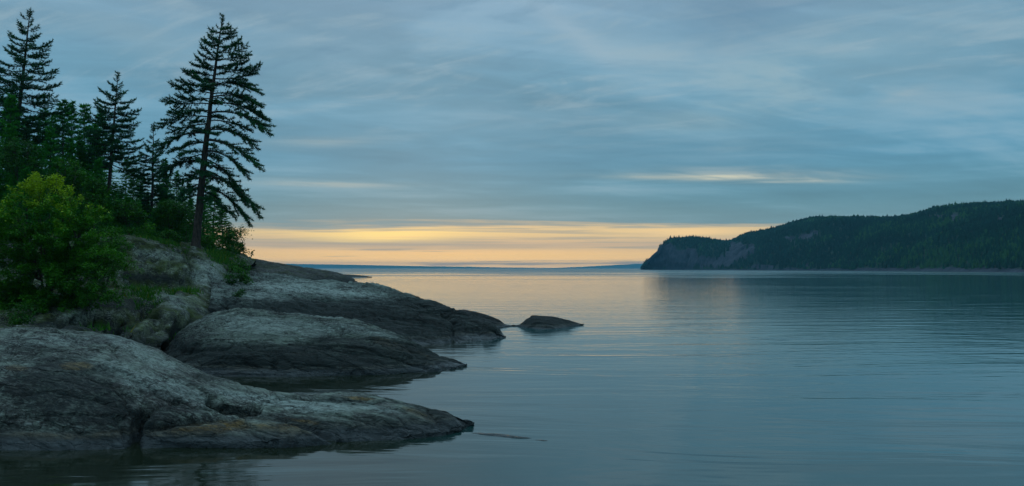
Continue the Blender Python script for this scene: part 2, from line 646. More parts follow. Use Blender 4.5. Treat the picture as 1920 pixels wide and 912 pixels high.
def foliage_material(name, dark, light, warm=None, rough=0.6):
    m, N, b = principled(name)
    at = N.new('ShaderNodeAttribute', attribute_name='tint').outputs['Fac']
    oi = N.new('ShaderNodeObjectInfo').outputs['Random']
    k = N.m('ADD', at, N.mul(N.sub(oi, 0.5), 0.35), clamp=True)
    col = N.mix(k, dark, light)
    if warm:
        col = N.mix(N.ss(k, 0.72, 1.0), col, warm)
    N.put(b.inputs['Base Color'], col)
    b.inputs['Roughness'].default_value = rough
    b.inputs['Specular IOR Level'].default_value = 0.25
    tr = N.new('ShaderNodeBsdfTranslucent')
    N.put(tr.inputs[0], col)
    ms = N.new('ShaderNodeMixShader')
    ms.inputs[0].default_value = 0.25
    N.l.new(b.outputs[0], ms.inputs[1])
    N.l.new(tr.outputs[0], ms.inputs[2])
    out = [n for n in N.n if n.type == 'OUTPUT_MATERIAL'][0]
    N.l.new(ms.outputs[0], out.inputs[0])
    return m


def bark_material(name, c0, c1):
    m, N, b = principled(name)
    pos = N.new('ShaderNodeNewGeometry').outputs['Position']
    x, y, z = N.sep(pos)
    n = N.noise(N.comb(N.mul(x, 9), N.mul(y, 9), N.mul(z, 2.2)), 1.0, 6.0, 0.7, 0.4)
    N.put(b.inputs['Base Color'], N.mix(N.ss(n, 0.35, 0.65), c0, c1))
    b.inputs['Roughness'].default_value = 0.9
    bp = N.new('ShaderNodeBump')
    bp.inputs['Strength'].default_value = 0.8
    bp.inputs['Distance'].default_value = 0.06
    N.put(bp.inputs['Height'], n)
    N.put(b.inputs['Normal'], bp.outputs[0])
    return m


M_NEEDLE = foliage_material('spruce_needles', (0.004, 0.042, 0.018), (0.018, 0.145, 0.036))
M_NEEDLE_BG = foliage_material('forest_needles', (0.006, 0.085, 0.010), (0.036, 0.280, 0.016))
M_LEAF = foliage_material('broad_leaves', (0.008, 0.070, 0.003), (0.080, 0.330, 0.006), (0.34, 0.50, 0.010), 0.5)
M_SHRUB = foliage_material('shrub_leaves', (0.012, 0.085, 0.006), (0.060, 0.230, 0.010), (0.20, 0.20, 0.012), 0.55)
M_BARK = bark_material('spruce_bark', (0.022, 0.018, 0.014), (0.075, 0.058, 0.045))
M_STEM = bark_material('sapling_bark', (0.030, 0.024, 0.018), (0.080, 0.066, 0.050))


def water_material():
    m, N, b = principled('lake_water')
    pos = N.new('ShaderNodeNewGeometry').outputs['Position']
    x, y, z = N.sep(pos)
    patch = N.noise(N.comb(N.mul(x, 0.010), N.mul(y, 0.022), 0.0), 1.0, 3.0, 0.5, 0.5)
    gust = N.ss(y, 60.0, 420.0)                     # open water, away from the sheltering shore
    near = N.ss(y, 90.0, 25.0)
    wv = N.noise(N.comb(N.mul(x, 0.03), N.mul(y, 0.06), 5.0), 1.0, 3.0, 0.5)
    swell_ = N.noise(N.comb(N.add(N.mul(x, 0.085), N.mul(wv, 2.0)), N.add(N.mul(y, 0.42), N.mul(wv, 3.0)), 0.0), 1.0, 4.0, 0.55, 0.9)
    rip = N.noise(N.comb(N.mul(x, 0.55), N.mul(y, 2.1), 3.0), 1.0, 3.0, 0.55, 0.5)
    tiny = N.noise(N.comb(N.mul(x, 2.4), N.mul(y, 6.5), 8.0), 1.0, 2.0, 0.5, 0.3)
    rough_k = N.ss(patch, 0.40, 0.68)
    h = N.add(N.mul(swell_, 0.042), N.mul(N.mul(rip, N.ss(patch, 0.40, 0.62, 0.25, 1.15)), 0.014))
    h = N.add(h, N.mul(N.mul(tiny, N.add(0.25, rough_k)), 0.0022))
    bp = N.new('ShaderNodeBump')
    bp.inputs['Strength'].default_value = 1.0
    bp.inputs['Distance'].default_value = 1.0
    N.put(bp.inputs['Height'], h)
    N.put(b.inputs['Normal'], bp.outputs[0])
    # clear lake: dark, slightly green body; darker and browner toward the near shore
    inshore = N.mul(N.ss(N.add(x, N.mul(N.sub(patch, 0.5), 3.0)), 1.2, -3.0), N.ss(y, 60.0, 40.0))
    N.put(b.inputs['Base Color'], N.mix(inshore, (0.014, 0.088, 0.096), (0.014, 0.022, 0.012)))
    N.put(b.inputs['Roughness'], N.add(N.add(0.065, N.mul(N.mul(gust, rough_k), 0.06)), N.ss(N.add(y, N.mul(N.sub(patch, 0.5), 900.0)), 170.0, 760.0, 0.0, 0.19)))
    b.inputs['IOR'].default_value = 1.333
    b.inputs['Specular IOR Level'].default_value = 0.5
    return m


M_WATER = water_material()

# ------------------------------------------------------------------ water
S = 13000.0
wv = np.array([(-S, -400.0, 0), (S, -400.0, 0), (S, S, 0), (-S, S, 0)])
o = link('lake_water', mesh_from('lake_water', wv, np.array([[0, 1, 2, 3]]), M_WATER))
tag(o, 'calm blue grey lake reflecting the evening sky', kind='structure')

# ------------------------------------------------------------------ rocks
M_ROCK_NEAR = rock_material('rock_near', black_top=0.42, black_soft=0.30, ochre=0.0, wet=0.13, pink=0.45, lichen=0.5, strike=(0.93, 0.40), light=(0.265, 0.320, 0.265), dark=(0.018, 0.022, 0.018))
M_ROCK_MID = rock_material('rock_mid', black_top=0.95, black_soft=0.40, wet=0.12, lichen=0.35, strike=(0.98, 0.12), light=(0.200, 0.255, 0.205), dark=(0.020, 0.024, 0.020))
M_ROCK_REAR = rock_material('rock_rear', black_top=1.75, black_soft=0.5, wet=0.12, lichen=0.5, strike=(0.9, 0.45), light=(0.225, 0.295, 0.255), dark=(0.020, 0.027, 0.024), grain=0.7)
M_ROCK_BACK = rock_material('rock_back', black_top=2.6, black_soft=0.6, wet=0.1, lichen=0.15, light=(0.10, 0.11, 0.10), moss=0.45)
M_ROCK_ISLET = rock_material('rock_islet', black_top=0.75, black_soft=0.25, wet=0.05, lichen=0.1, pink=0.3, light=(0.12, 0.115, 0.115))
M_ROCK_BANK = rock_material('rock_bank', black_top=0.9, black_soft=0.5, wet=0.05, lichen=0.8, moss=0.95, light=(0.165, 0.215, 0.125), dark=(0.014, 0.019, 0.008), grain=0.8)


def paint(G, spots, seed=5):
    """mask of stains and painted shade from (cx, cy, rx, ry, rotation, amount) patches traced on the rock"""
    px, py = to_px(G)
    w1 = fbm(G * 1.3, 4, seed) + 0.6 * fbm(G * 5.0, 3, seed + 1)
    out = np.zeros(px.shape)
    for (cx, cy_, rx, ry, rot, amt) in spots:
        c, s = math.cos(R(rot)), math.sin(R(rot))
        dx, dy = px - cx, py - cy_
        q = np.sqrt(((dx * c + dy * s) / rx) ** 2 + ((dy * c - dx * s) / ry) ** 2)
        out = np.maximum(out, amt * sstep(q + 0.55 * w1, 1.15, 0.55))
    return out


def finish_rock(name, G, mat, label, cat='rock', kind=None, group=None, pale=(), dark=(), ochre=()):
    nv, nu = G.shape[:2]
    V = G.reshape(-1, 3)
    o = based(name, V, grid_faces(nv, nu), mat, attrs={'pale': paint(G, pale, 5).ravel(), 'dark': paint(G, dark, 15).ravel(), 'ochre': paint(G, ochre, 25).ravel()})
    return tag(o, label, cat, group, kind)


def cells(u, v, seed=0):
    """cell value and distance to the nearest joint for a field of irregular plates"""
    iu, iv = np.floor(u), np.floor(v)
    d1 = np.full(u.shape, 9.0); d2 = np.full(u.shape, 9.0); val = np.zeros(u.shape)
    z0 = np.zeros(u.shape)
    for a in (-1, 0, 1):
        for b in (-1, 0, 1):
            cu, cv = iu + a, iv + b
            qx = cu + _hash(cu, cv, z0, seed)
            qy = cv + _hash(cu, cv, z0 + 1, seed)
            d = np.hypot(u - qx, v - qy)
            h = _hash(cu, cv, z0 + 2, seed)
            near = d < d1
            d2 = np.where(near, d1, np.minimum(d2, d))
            val = np.where(near, h, val)
            d1 = np.where(near, d, d1)
    return val, d2 - d1


def rough_up(G, big=0.08, med=0.03, crack=0.03, strike=(0.93, 0.40), seed=3, scale=1.0, plate=0.06):
    nrm = grid_normals(G)
    ca, sa = strike
    l = math.hypot(ca, sa); ca, sa = ca / l, sa / l
    u = G[..., 0] * ca - G[..., 1] * sa
    v = G[..., 0] * sa + G[..., 1] * ca
    p = np.stack([u * 0.45, v * 1.5, G[..., 2] * 1.5], -1) * scale
    d = big * fbm(p * 0.7, 4, seed) + med * fbm(p * 3.1, 4, seed + 5)
    r = ridged(p * 0.9, 2, seed + 9)
    d = d - crack * sstep(r, 0.86, 0.97)
    wu = u + 0.5 * fbm(p * 0.9, 3, seed + 11)
    wv = v + 0.30 * fbm(p * 1.1, 3, seed + 12)
    for k, (su, sv, amp) in enumerate(((2.6, 0.75, 1.0), (0.9, 0.34, 0.45))):
        val, edge = cells(wu / su * scale, wv / sv * scale, seed + 40 + k)
        d = d + (val - 0.5) * plate * amp - plate * 0.75 * amp * sstep(edge, 0.10, 0.0)
    lift = np.clip(G[..., 2] * 4 + 0.4, 0.25, 1)      # calmer at the washed foot
    return G + nrm * (d * lift)[..., None], nrm


# --- A: foreground whaleback
NU = 620
cr = row([(-330, 660, 17.6), (-150, 634, 17.9), (0, 617, 18.0), (60, 612.5, 18.0), (110, 612, 18.0), (170, 618, 17.9), (230, 632, 17.6), (290, 656, 17.3), (340, 682, 17.0),
          (395, 704, 16.7), (470, 726, 16.5), (560, 739, 16.3), (650, 742, 16.2), (720, 748, 16.0), (790, 762, 15.8), (845, 778, 15.55), (888, 796, 15.3)], NU)
wl = row([(-330, 852), (-150, 848), (0, 846), (120, 845), (240, 842), (400, 838), (560, 834), (650, 829), (730, 826), (800, 821), (850, 813), (870, 804), (889, 796.5)], NU)
rows_ = [behind(cr, 4.5, z=-0.8), behind(cr, 1.6, dz=-0.42), cr, between(cr, wl, 0.25, 1.7), between(cr, wl, 0.5, 1.8), between(cr, wl, 0.75, 1.8), between(cr, wl, 0.92, 1.9), wl, behind(wl, -0.5, z=-0.6)]
G = loft(rows_, [6, 14, 50, 60, 64, 52, 30, 12])
nrm = grid_normals(G)
# upper slab laid over a lower lobe, with the joints between
G = swell(G, 455, 812, 205, 40, 0.34, (0, -0.85, 0.35), 4)
G = swell(G, 110, 740, 260, 70, 0.22, (0, -0.5, 0.6), 6)
G = swell(G, 720, 790, 150, 26, 0.16, (0, -0.7, 0.5), 4)
G, _ = groove(G, nrm, [(268, 803), (330, 787), (400, 779), (450, 776), (520, 785), (585, 802), (625, 822), (640, 834)], 6.0, 0.24, 3, 4)
G, _ = groove(G, nrm, [(272, 770), (262, 782), (258, 800), (252, 820), (248, 850)], 9.0, 0.42, 4, 8)
G, _ = groove(G, nrm, [(262, 782), (300, 760), (330, 752)], 4.0, 0.10, 4, 8)
G, _ = groove(G, nrm, [(395, 752), (425, 764), (455, 769), (482, 768)], 12.0, 0.75, 6, 12, True)
G, _ = groove(G, nrm, [(374, 742), (425, 748), (470, 760), (520, 748), (560, 745)], 3.0, 0.06, 4, 5)
G, _ = groove(G, nrm, [(470, 772), (540, 771), (600, 778), (690, 790), (770, 800)], 5.0, 0.10, 3, 6)
G, _ = groove(G, nrm, [(540, 745), (600, 752), (640, 758), (700, 760)], 3.2, 0.09, 3, 7)
G, _ = groove(G, nrm, [(585, 752), (650, 753), (690, 752)], 4.0, 0.10, 3, 9)
G, _ = groove(G, nrm, [(800, 772), (830, 795), (862, 806)], 4.0, 0.08, 3, 9)
G, _ = groove(G, nrm, [(150, 668), (230, 692), (300, 716), (380, 735)], 3.5, 0.05, 5, 21)
G, _ = groove(G, nrm, [(180, 640), (260, 676), (330, 706)], 3.0, 0.04, 5, 22)
G, _ = groove(G, nrm, [(0, 745), (90, 738), (180, 752), (250, 775)], 4.0, 0.05, 6, 23)
G, nrm = rough_up(G, 0.13, 0.045, 0.035, (0.93, 0.40), 3)
finish_rock('shore_rock', G, M_ROCK_NEAR, 'large foreground whaleback of grey rock with an ochre stained foot, nearest the camera',
            pale=[(300, 720, 150, 26, 18, .6), (470, 745, 110, 13, 8, .9), (590, 762, 90, 12, 4, 1.0), (700, 765, 70, 7, 10, .8), (260, 660, 90, 18, 28, .45), (795, 782, 55, 8, 22, .6), (90, 640, 110, 14, 0, .35)],
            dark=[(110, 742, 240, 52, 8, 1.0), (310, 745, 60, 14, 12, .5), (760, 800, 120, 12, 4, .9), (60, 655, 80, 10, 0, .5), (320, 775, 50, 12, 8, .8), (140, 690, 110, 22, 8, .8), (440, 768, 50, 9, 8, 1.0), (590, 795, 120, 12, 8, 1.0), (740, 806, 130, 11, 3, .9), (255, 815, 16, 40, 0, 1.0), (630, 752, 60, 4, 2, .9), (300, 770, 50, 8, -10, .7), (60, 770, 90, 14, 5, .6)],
            ochre=[(70, 822, 120, 10, 0, .8), (215, 818, 50, 12, -6, .9), (390, 805, 110, 14, -6, 1.0), (540, 806, 80, 12, 8, .8), (570, 790, 45, 5, 10, .7), (800, 783, 45, 7, 22, .6), (145, 686, 30, 8, 0, .5), (30, 690, 20, 6, 0, .4), (670, 747, 30, 4, 4, .8)])

# --- B: middle slab
NU = 460
cr = row([(300, 668, 27.0), (325, 640, 27.5), (350, 614, 28.0), (385, 595, 28.5), (430, 585, 29.0), (480, 582.5, 29.0), (540, 588, 28.8), (610, 597, 28.4), (665, 605, 27.9), (715, 618, 27.2),
          (760, 635, 26.5), (800, 655, 25.8), (838, 672, 25.1), (874, 685.5, 24.6)], NU)
wl = row([(300, 704), (345, 702), (420, 706), (500, 708), (600, 706), (700, 703), (770, 699), (820, 697), (852, 692), (875, 686)], NU)
rows_ = [behind(cr, 5, z=-0.8), behind(cr, 2.0, dz=-0.35), cr, between(cr, wl, 0.22, 1.9), between(cr, wl, 0.48, 2.1), between(cr, wl, 0.75, 2.3), between(cr, wl, 0.93, 2.4), wl, behind(wl, -0.6, z=-0.6)]
G = loft(rows_, [5, 12, 30, 40, 46, 40, 24, 8])
nrm = grid_normals(G)
G = swell(G, 560, 660, 270, 34, 0.26, (0, -0.8, 0.3), 6)
G, _ = groove(G, nrm, [(640, 628), (700, 634), (760, 652), (810, 672), (835, 690)], 5.0, 0.15, 3, 4)
G, _ = groove(G, nrm, [(560, 642), (640, 655), (720, 668), (800, 688)], 4.5, 0.14, 4, 5)
G, _ = groove(G, nrm, [(600, 622), (680, 626), (690, 633)], 5.0, 0.14, 3, 6)
G, _ = groove(G, nrm, [(340, 660), (420, 652), (520, 655)], 5.0, 0.10, 4, 7)
G, _ = groove(G, nrm, [(370, 690), (460, 682), (560, 690), (640, 694)], 4.0, 0.14, 4, 8)
G, nrm = rough_up(G, 0.16, 0.07, 0.06, (0.98, 0.12), 13, 1.0, 0.09)
finish_rock('shore_rock', G, M_ROCK_MID, 'rounded grey rock slab with a black lower flank, second back from the camera',
            pale=[(520, 610, 150, 16, 4, .55), (680, 622, 90, 10, 12, .5), (590, 590, 90, 5, 6, .7), (430, 700, 60, 3, 0, .4)],
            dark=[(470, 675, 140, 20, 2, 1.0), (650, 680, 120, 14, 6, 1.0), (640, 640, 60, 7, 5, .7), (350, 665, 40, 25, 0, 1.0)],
            ochre=[(730, 645, 60, 7, 20, .55), (800, 668, 35, 6, 28, .6), (450, 690, 60, 6, 2, .5), (560, 665, 25, 4, 0, .5), (400, 694, 40, 5, 0, .5), (690, 690, 60, 4, 3, .4)])

# --- C: rear slab
NU = 460
cr = row([(395, 500, 50), (440, 505, 50), (480, 512, 50), (530, 520, 50), (580, 526, 49), (640, 528.5, 48.0), (680, 533, 47.0), (720, 542.5, 45.5), (765, 553.5, 43.5), (810, 566, 41.0),
          (845, 578, 39.2), (875, 592, 37.6), (905, 608, 36.2), (928, 622, 35.2), (946, 632, 34.7)], NU)
sh = row([(395, 560, 36), (440, 556, 37), (500, 551, 38), (560, 556, 38.5), (620, 564, 38.5), (690, 573, 38.3), (750, 586, 37.6), (800, 596, 36.8), (840, 604, 36.2), (880, 614, 35.6), (910, 622, 35.2), (930, 628, 34.9), (947, 632.3, 34.7)], NU)
wl = row([(395, 640), (480, 642), (560, 643), (640, 644), (720, 645), (800, 646), (860, 643.5), (905, 640), (930, 636), (948, 632.6)], NU)
m1 = cr * 0.5 + sh * 0.5
m1[:, 2] += 0.10 * np.linspace(1, 0, NU)
m2 = sh * 0.5 + wl * 0.5
m2[:, 1] -= 0.55 * np.linspace(1, 0.1, NU)
rows_ = [behind(cr, 8, z=-0.8), behind(cr, 3, dz=-0.45), cr, m1, sh, m2, wl, behind(wl, -0.8, z=-0.6)]
G = loft(rows_, [5, 12, 50, 50, 40, 36, 8])
nrm = grid_normals(G)
G, _ = groove(G, nrm, [(560, 527), (640, 540), (720, 552), (800, 577)], 4.0, 0.16, 3, 4)
G, _ = groove(G, nrm, [(520, 560), (600, 572), (700, 590), (800, 606), (900, 622)], 5.0, 0.2, 4, 5)
G, _ = groove(G, nrm, [(835, 590), (850, 606), (850, 640)], 5.0, 0.22, 4, 6)
G, nrm = rough_up(G, 0.34, 0.12, 0.10, (0.9, 0.45), 23, 0.7, 0.14)
finish_rock('shore_rock', G, M_ROCK_REAR, 'long pale topped rock slab sloping to a dark tip, behind the middle slab',
            pale=[(540, 540, 80, 10, 4, 1.0), (640, 548, 110, 9, 7, 1.0), (730, 568, 60, 6, 12, .9), (590, 530, 70, 5, 6, .6), (880, 604, 30, 4, 25, .7), (500, 560, 40, 10, 10, .7)],
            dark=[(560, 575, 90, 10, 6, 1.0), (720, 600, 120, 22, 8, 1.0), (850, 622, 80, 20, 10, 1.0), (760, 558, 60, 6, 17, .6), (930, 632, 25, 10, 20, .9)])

# --- D: dark ridge at the back of the point
NU = 200
cr = row([(395, 476, 62), (440, 483, 63), (475, 489, 64), (520, 494.5, 64), (560, 500, 64), (600, 507, 64), (635, 516.5, 64), (655, 524, 63), (668, 532, 62)], NU)
wl = row([(395, 545, 55), (475, 545, 56), (560, 546, 57), (635, 548, 58), (680, 552, 59)], NU)
rows_ = [behind(cr, 10, z=-0.8), behind(cr, 4, dz=-0.35), cr, between(cr, wl, 0.35, 1.8), between(cr, wl, 0.7, 1.9), wl]
G = loft(rows_, [5, 10, 30, 24, 10])
G, nrm = rough_up(G, 0.35, 0.12, 0.08, (0.95, 0.3), 33, 0.5)
finish_rock('shore_rock', G, M_ROCK_BACK, 'dark mossy rock ridge against the far water, behind the pale topped slab')

# --- E: thin reef far beyond
NU = 120
cr = row([(560, 518.5, 262), (600, 516.2, 262), (640, 515, 262), (660, 515.6, 262), (680, 517.4, 260), (697, 519.8, 258)], NU)
wl = row([(560, 520.5), (620, 520.5), (665, 521), (698, 520.2)], NU)
G = loft([behind(cr, 12, z=-0.5), cr, between(cr, wl, 0.5, 1.8), wl, behind(wl, -3, z=-0.5)], [8, 10, 10, 4])
G, nrm = rough_up(G, 0.15, 0.08, 0.0, (1, 0.1), 43, 0.3)
finish_rock('reef', G, M_ROCK_BACK, 'thin low dark reef far out beyond the rock ridge')

# --- F: low dark rock behind the tip of the rear slab
NU = 160
cr = row([(835, 590, 43.5), (858, 583.5, 43.5), (880, 585, 43.4), (905, 591, 43.0), (930, 598.5, 42.4), (950, 606.5, 41.8), (966, 611.2, 41.4)], NU)
wl = row([(835, 618), (880, 618), (925, 616.5), (950, 613.5), (966, 611.6)], NU)
G = loft([behind(cr, 4, z=-0.6), behind(cr, 1.2, dz=-0.25), cr, between(cr, wl, 0.4, 1.9), between(cr, wl, 0.8, 2.0), wl, behind(wl, -0.6, z=-0.5)], [5, 8, 24, 24, 16, 5])
G, nrm = rough_up(G, 0.12, 0.05, 0.04, (0.95, 0.2), 53)
finish_rock('shore_rock', G, M_ROCK_ISLET, 'small dark rock hump between the tip of the rear slab and the islet')

# --- G: islet
NU = 220
cr = row([(966, 611.4, 41.3), (975, 606.5, 41.5), (986, 598.5, 41.7), (992, 596, 41.8), (997, 593.4, 41.8), (1015, 592.8, 41.8), (1035, 594.2, 41.8), (1058, 599.5, 41.9), (1078, 605.2, 42.0), (1094, 609, 42.1)], NU)
wl = row([(966, 612), (985, 614.5), (1010, 617.5), (1040, 617), (1065, 614), (1083, 611), (1095, 609.3)], NU)
G = loft([behind(cr, 2.5, z=-0.6), behind(cr, 0.8, dz=-0.16), cr, between(cr, wl, 0.4, 2.0), between(cr, wl, 0.8, 2.1), wl, behind(wl, -0.5, z=-0.5)], [5, 8, 26, 26, 18, 5])
G, nrm = rough_up(G, 0.10, 0.04, 0.04, (0.95, 0.2), 63)
finish_rock('islet_rock', G, M_ROCK_ISLET, 'small lone dark islet rock standing in the open water', pale=[(1035, 611, 35, 5, 0, .45)])

# --- H: rock awash off the near tip
NU = 240
cr = row([(858, 812, 14.6), (900, 814, 14.5), (950, 817, 14.3), (1000, 823, 14.05), (1050, 829, 13.75)], NU)
G = loft([behind(cr, 0.5, z=-0.10), behind(cr, 0.16, z=-0.02), cr, behind(cr, -0.12, z=-0.02), behind(cr, -0.4, z=-0.10)], [10, 14, 14, 10])
uu = np.linspace(-1, 1, NU)[None, :]
vv = np.linspace(-1, 1, G.shape[0])[:, None]
G[..., 2] = 0.026 + 0.042 * fbm(G * np.array((0.9, 4.0, 1.0)), 4, 71) - 0.045 * np.abs(uu) ** 3 - 0.07 * vv ** 2 - 0.005
finish_rock('awash_rock', G, M_ROCK_ISLET, 'thin dark rock back barely breaking the water off the foreground tip')

# ------------------------------------------------------------------ wooded bank
NU = 420
bank_rows = [
    [(-1500, 330, 115), (-700, 345, 115), (0, 380, 115), (240, 400, 115), (390, 445, 115), (430, 490, 113), (460, 520, 110)],
    [(-1700, 395, 62), (-800, 400, 62), (0, 420, 62), (240, 440, 60), (330, 452, 60), (400, 467, 60), (460, 486, 60), (480, 496, 58)],
    [(-1900, 430, 44), (-800, 440, 44), (0, 446, 44), (160, 446, 44), (240, 448, 44), (300, 457, 45), (365, 466.5, 47.0), (400, 474, 47.6), (425, 482, 48), (445, 505, 49)],
    [(-1900, 480, 41.5), (-800, 480, 41.5), (0, 480, 41.5), (160, 478, 41.5), (240, 480, 41.5), (300, 490, 42), (360, 496, 43), (400, 504, 44), (425, 520, 45), (442, 545, 47)],
    [(-1900, 520, 39), (-800, 520, 39), (0, 522, 39), (160, 520, 39), (240, 522, 39.2), (300, 528, 39.6), (360, 530, 40), (405, 540, 41), (432, 556, 42.5), (450, 575, 45)],
    [(-1900, 545, 33), (-800, 545, 33), (0, 545, 33), (150, 540, 34), (240, 540, 34.5), (300, 546, 35), (360, 560, 36), (410, 572, 37), (436, 584, 39), (455, 600, 42)],
    [(-1900, 600, 27.5), (-800, 595, 27.5), (0, 590, 27.5), (130, 592, 27.5), (220, 600, 28), (290, 608, 28.5), (335, 612, 29.5), (370, 618, 31), (400, 626, 34), (430, 640, 37)],
    [(-1900, 660, 23.5), (-800, 645, 23.5), (0, 632, 23.5), (130, 640, 23.8), (220, 655, 24), (290, 668, 24.4), (325, 676, 25.3), (350, 680, 27.5), (380, 685, 30), (410, 690, 33)],
    [(-1900, 800, 20), (-800, 770, 20), (0, 740, 20), (130, 740, 20.5), (220, 735, 21), (290, 730, 21.5), (325, 722, 22.5), (350, 722, 24.5), (380, 722, 27), (410, 722, 30)]]
rws = [row(r, NU) for r in bank_rows]
G = loft(rws, [16, 26, 26, 26, 30, 36, 36, 20])
nrm = grid_normals(G)
px, py = to_px(G)
G, _ = groove(G, nrm, [(240, 523), (300, 528), (345, 520), (372, 512)], 10.0, 0.9, 5, 3)
G, _ = groove(G, nrm, [(352, 470), (350, 490), (358, 505)], 4.0, 0.5, 3, 4)
G, _ = groove(G, nrm, [(180, 575), (230, 580), (280, 570)], 14.0, 0.9, 6, 5)
G, _ = groove(G, nrm, [(325, 690), (328, 650), (338, 615), (360, 600)], 9.0, 0.9, 5, 6)
G, _ = groove(G, nrm, [(225, 640), (215, 615), (232, 600)], 6.0, 0.5, 5, 7)
G, _ = groove(G, nrm, [(270, 650), (262, 625), (300, 600)], 6.0, 0.4, 5, 8)
G, _ = groove(G, nrm, [(100, 620), (120, 600), (160, 590)], 6.0, 0.5, 5, 9)
nrm = grid_normals(G)
d = 0.42 * fbm(G * 0.45, 4, 81) + 0.10 * fbm(G * 2.0, 4, 82) - 0.40 * sstep(ridged(G * 0.30, 2, 83), 0.86, 0.96) - 0.10 * sstep(ridged(G * 0.9, 2, 84), 0.88, 0.97)
val, edge = cells(G[..., 0] / 1.6 + 0.5 * fbm(G, 3, 85), (G[..., 1] * 0.6 + G[..., 2]) / 1.3 + 0.5 * fbm(G, 3, 86), 87)
d = d + (val - 0.5) * 0.16 - 0.12 * sstep(edge, 0.10, 0.0)
d = d * sstep(G[..., 1], 130, 60)
G = G + nrm * d[..., None]
bank = finish_rock('hillside', G, M_ROCK_BANK, 'lichen covered rocky bank under the trees', None, 'structure',
                   pale=[(395, 520, 42, 30, 30, .75), (310, 562, 80, 12, 15, .5), (140, 590, 50, 12, 0, .45), (250, 645, 26, 16, 0, .5), (300, 478, 70, 10, 8, .4)],
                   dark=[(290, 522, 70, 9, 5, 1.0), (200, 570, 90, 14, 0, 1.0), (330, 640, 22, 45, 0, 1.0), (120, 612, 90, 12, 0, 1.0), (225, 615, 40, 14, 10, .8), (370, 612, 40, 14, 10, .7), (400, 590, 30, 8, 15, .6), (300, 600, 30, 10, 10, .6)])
bank_bvh = BVHTree.FromPolygons([tuple(v) for v in G.reshape(-1, 3)], [tuple(int(i) for i in f) for f in grid_faces(*G.shape[:2])])


def ground(x, y, default=0.0):
    hit = bank_bvh.ray_cast(Vector((x, y, 60)), Vector((0, 0, -1)))
    return hit[0].z if hit[0] is not None else default


def ground_px(px, d):
    x = (px - 960.0) / F * d
    return np.array((x, d, ground(x, d)))


# ------------------------------------------------------------------ vegetation builders
def tube(path, radii, sides=6):
    """verts and quads of a tapering tube along path (n,3)"""
    path = np.asarray(path, float)
    n = len(path)
    tng = np.gradient(path, axis=0)
    tng /= np.maximum(np.linalg.norm(tng, axis=1, keepdims=True), 1e-9)
    ref = np.where(np.abs(tng[:, 2:3]) > 0.9, np.array([[1.0, 0, 0]]), np.array([[0, 0, 1.0]]))
    a = np.cross(tng, ref)
    a /= np.maximum(np.linalg.norm(a, axis=1, keepdims=True), 1e-9)
    b = np.cross(tng, a)
    th = np.linspace(0, 2 * math.pi, sides, endpoint=False)
    V = path[:, None, :] + (np.cos(th)[None, :, None] * a[:, None, :] + np.sin(th)[None, :, None] * b[:, None, :]) * np.asarray(radii)[:, None, None]
    i = np.arange(n * sides).reshape(n, sides)
    j = np.roll(i, -1, axis=1)
    Fq = np.stack([i[:-1], j[:-1], j[1:], i[1:]], -1).reshape(-1, 4)
    return V.reshape(-1, 3), Fq


def blades(pos, dirs, length, width, rng):
    """one narrow triangle per entry"""
    n = len(pos)
    r = rng.normal(size=(n, 3))
    side = np.cross(dirs, r)
    side /= np.maximum(np.linalg.norm(side, axis=1, keepdims=True), 1e-9)
    w = side * (np.asarray(width).reshape(-1, 1) * 0.5)
    tip = pos + dirs * np.asarray(length).reshape(-1, 1)
    V = np.stack([pos - w, pos + w, tip], 1).reshape(-1, 3)
    return V, np.arange(3 * n).reshape(-1, 3)


class Bag:
    """collects pieces of one mesh"""

    def __init__(self):
        self.V, self.Q, self.T, self.tint, self.n = [], [], [], [], 0

    def put(self, V, Fc, tint=0.5):
        (self.Q if Fc.shape[1] == 4 else self.T).append(Fc + self.n)
        self.V.append(V)
        self.tint.append(np.broadcast_to(tint, (len(V),)).astype(float))
        self.n += len(V)

    def mesh(self, name, quad_mat, tri_mat):
        q = np.concatenate(self.Q) if self.Q else np.zeros((0, 4), int)
        t = np.concatenate(self.T) if self.T else np.zeros((0, 3), int)
        mats = [quad_mat, tri_mat]
        idx = np.concatenate([np.zeros(len(q), int), np.ones(len(t), int)])
        return mesh_from(name, np.concatenate(self.V), [q, t], mats, idx, smooth=False, attrs={'tint': np.concatenate(self.tint)})


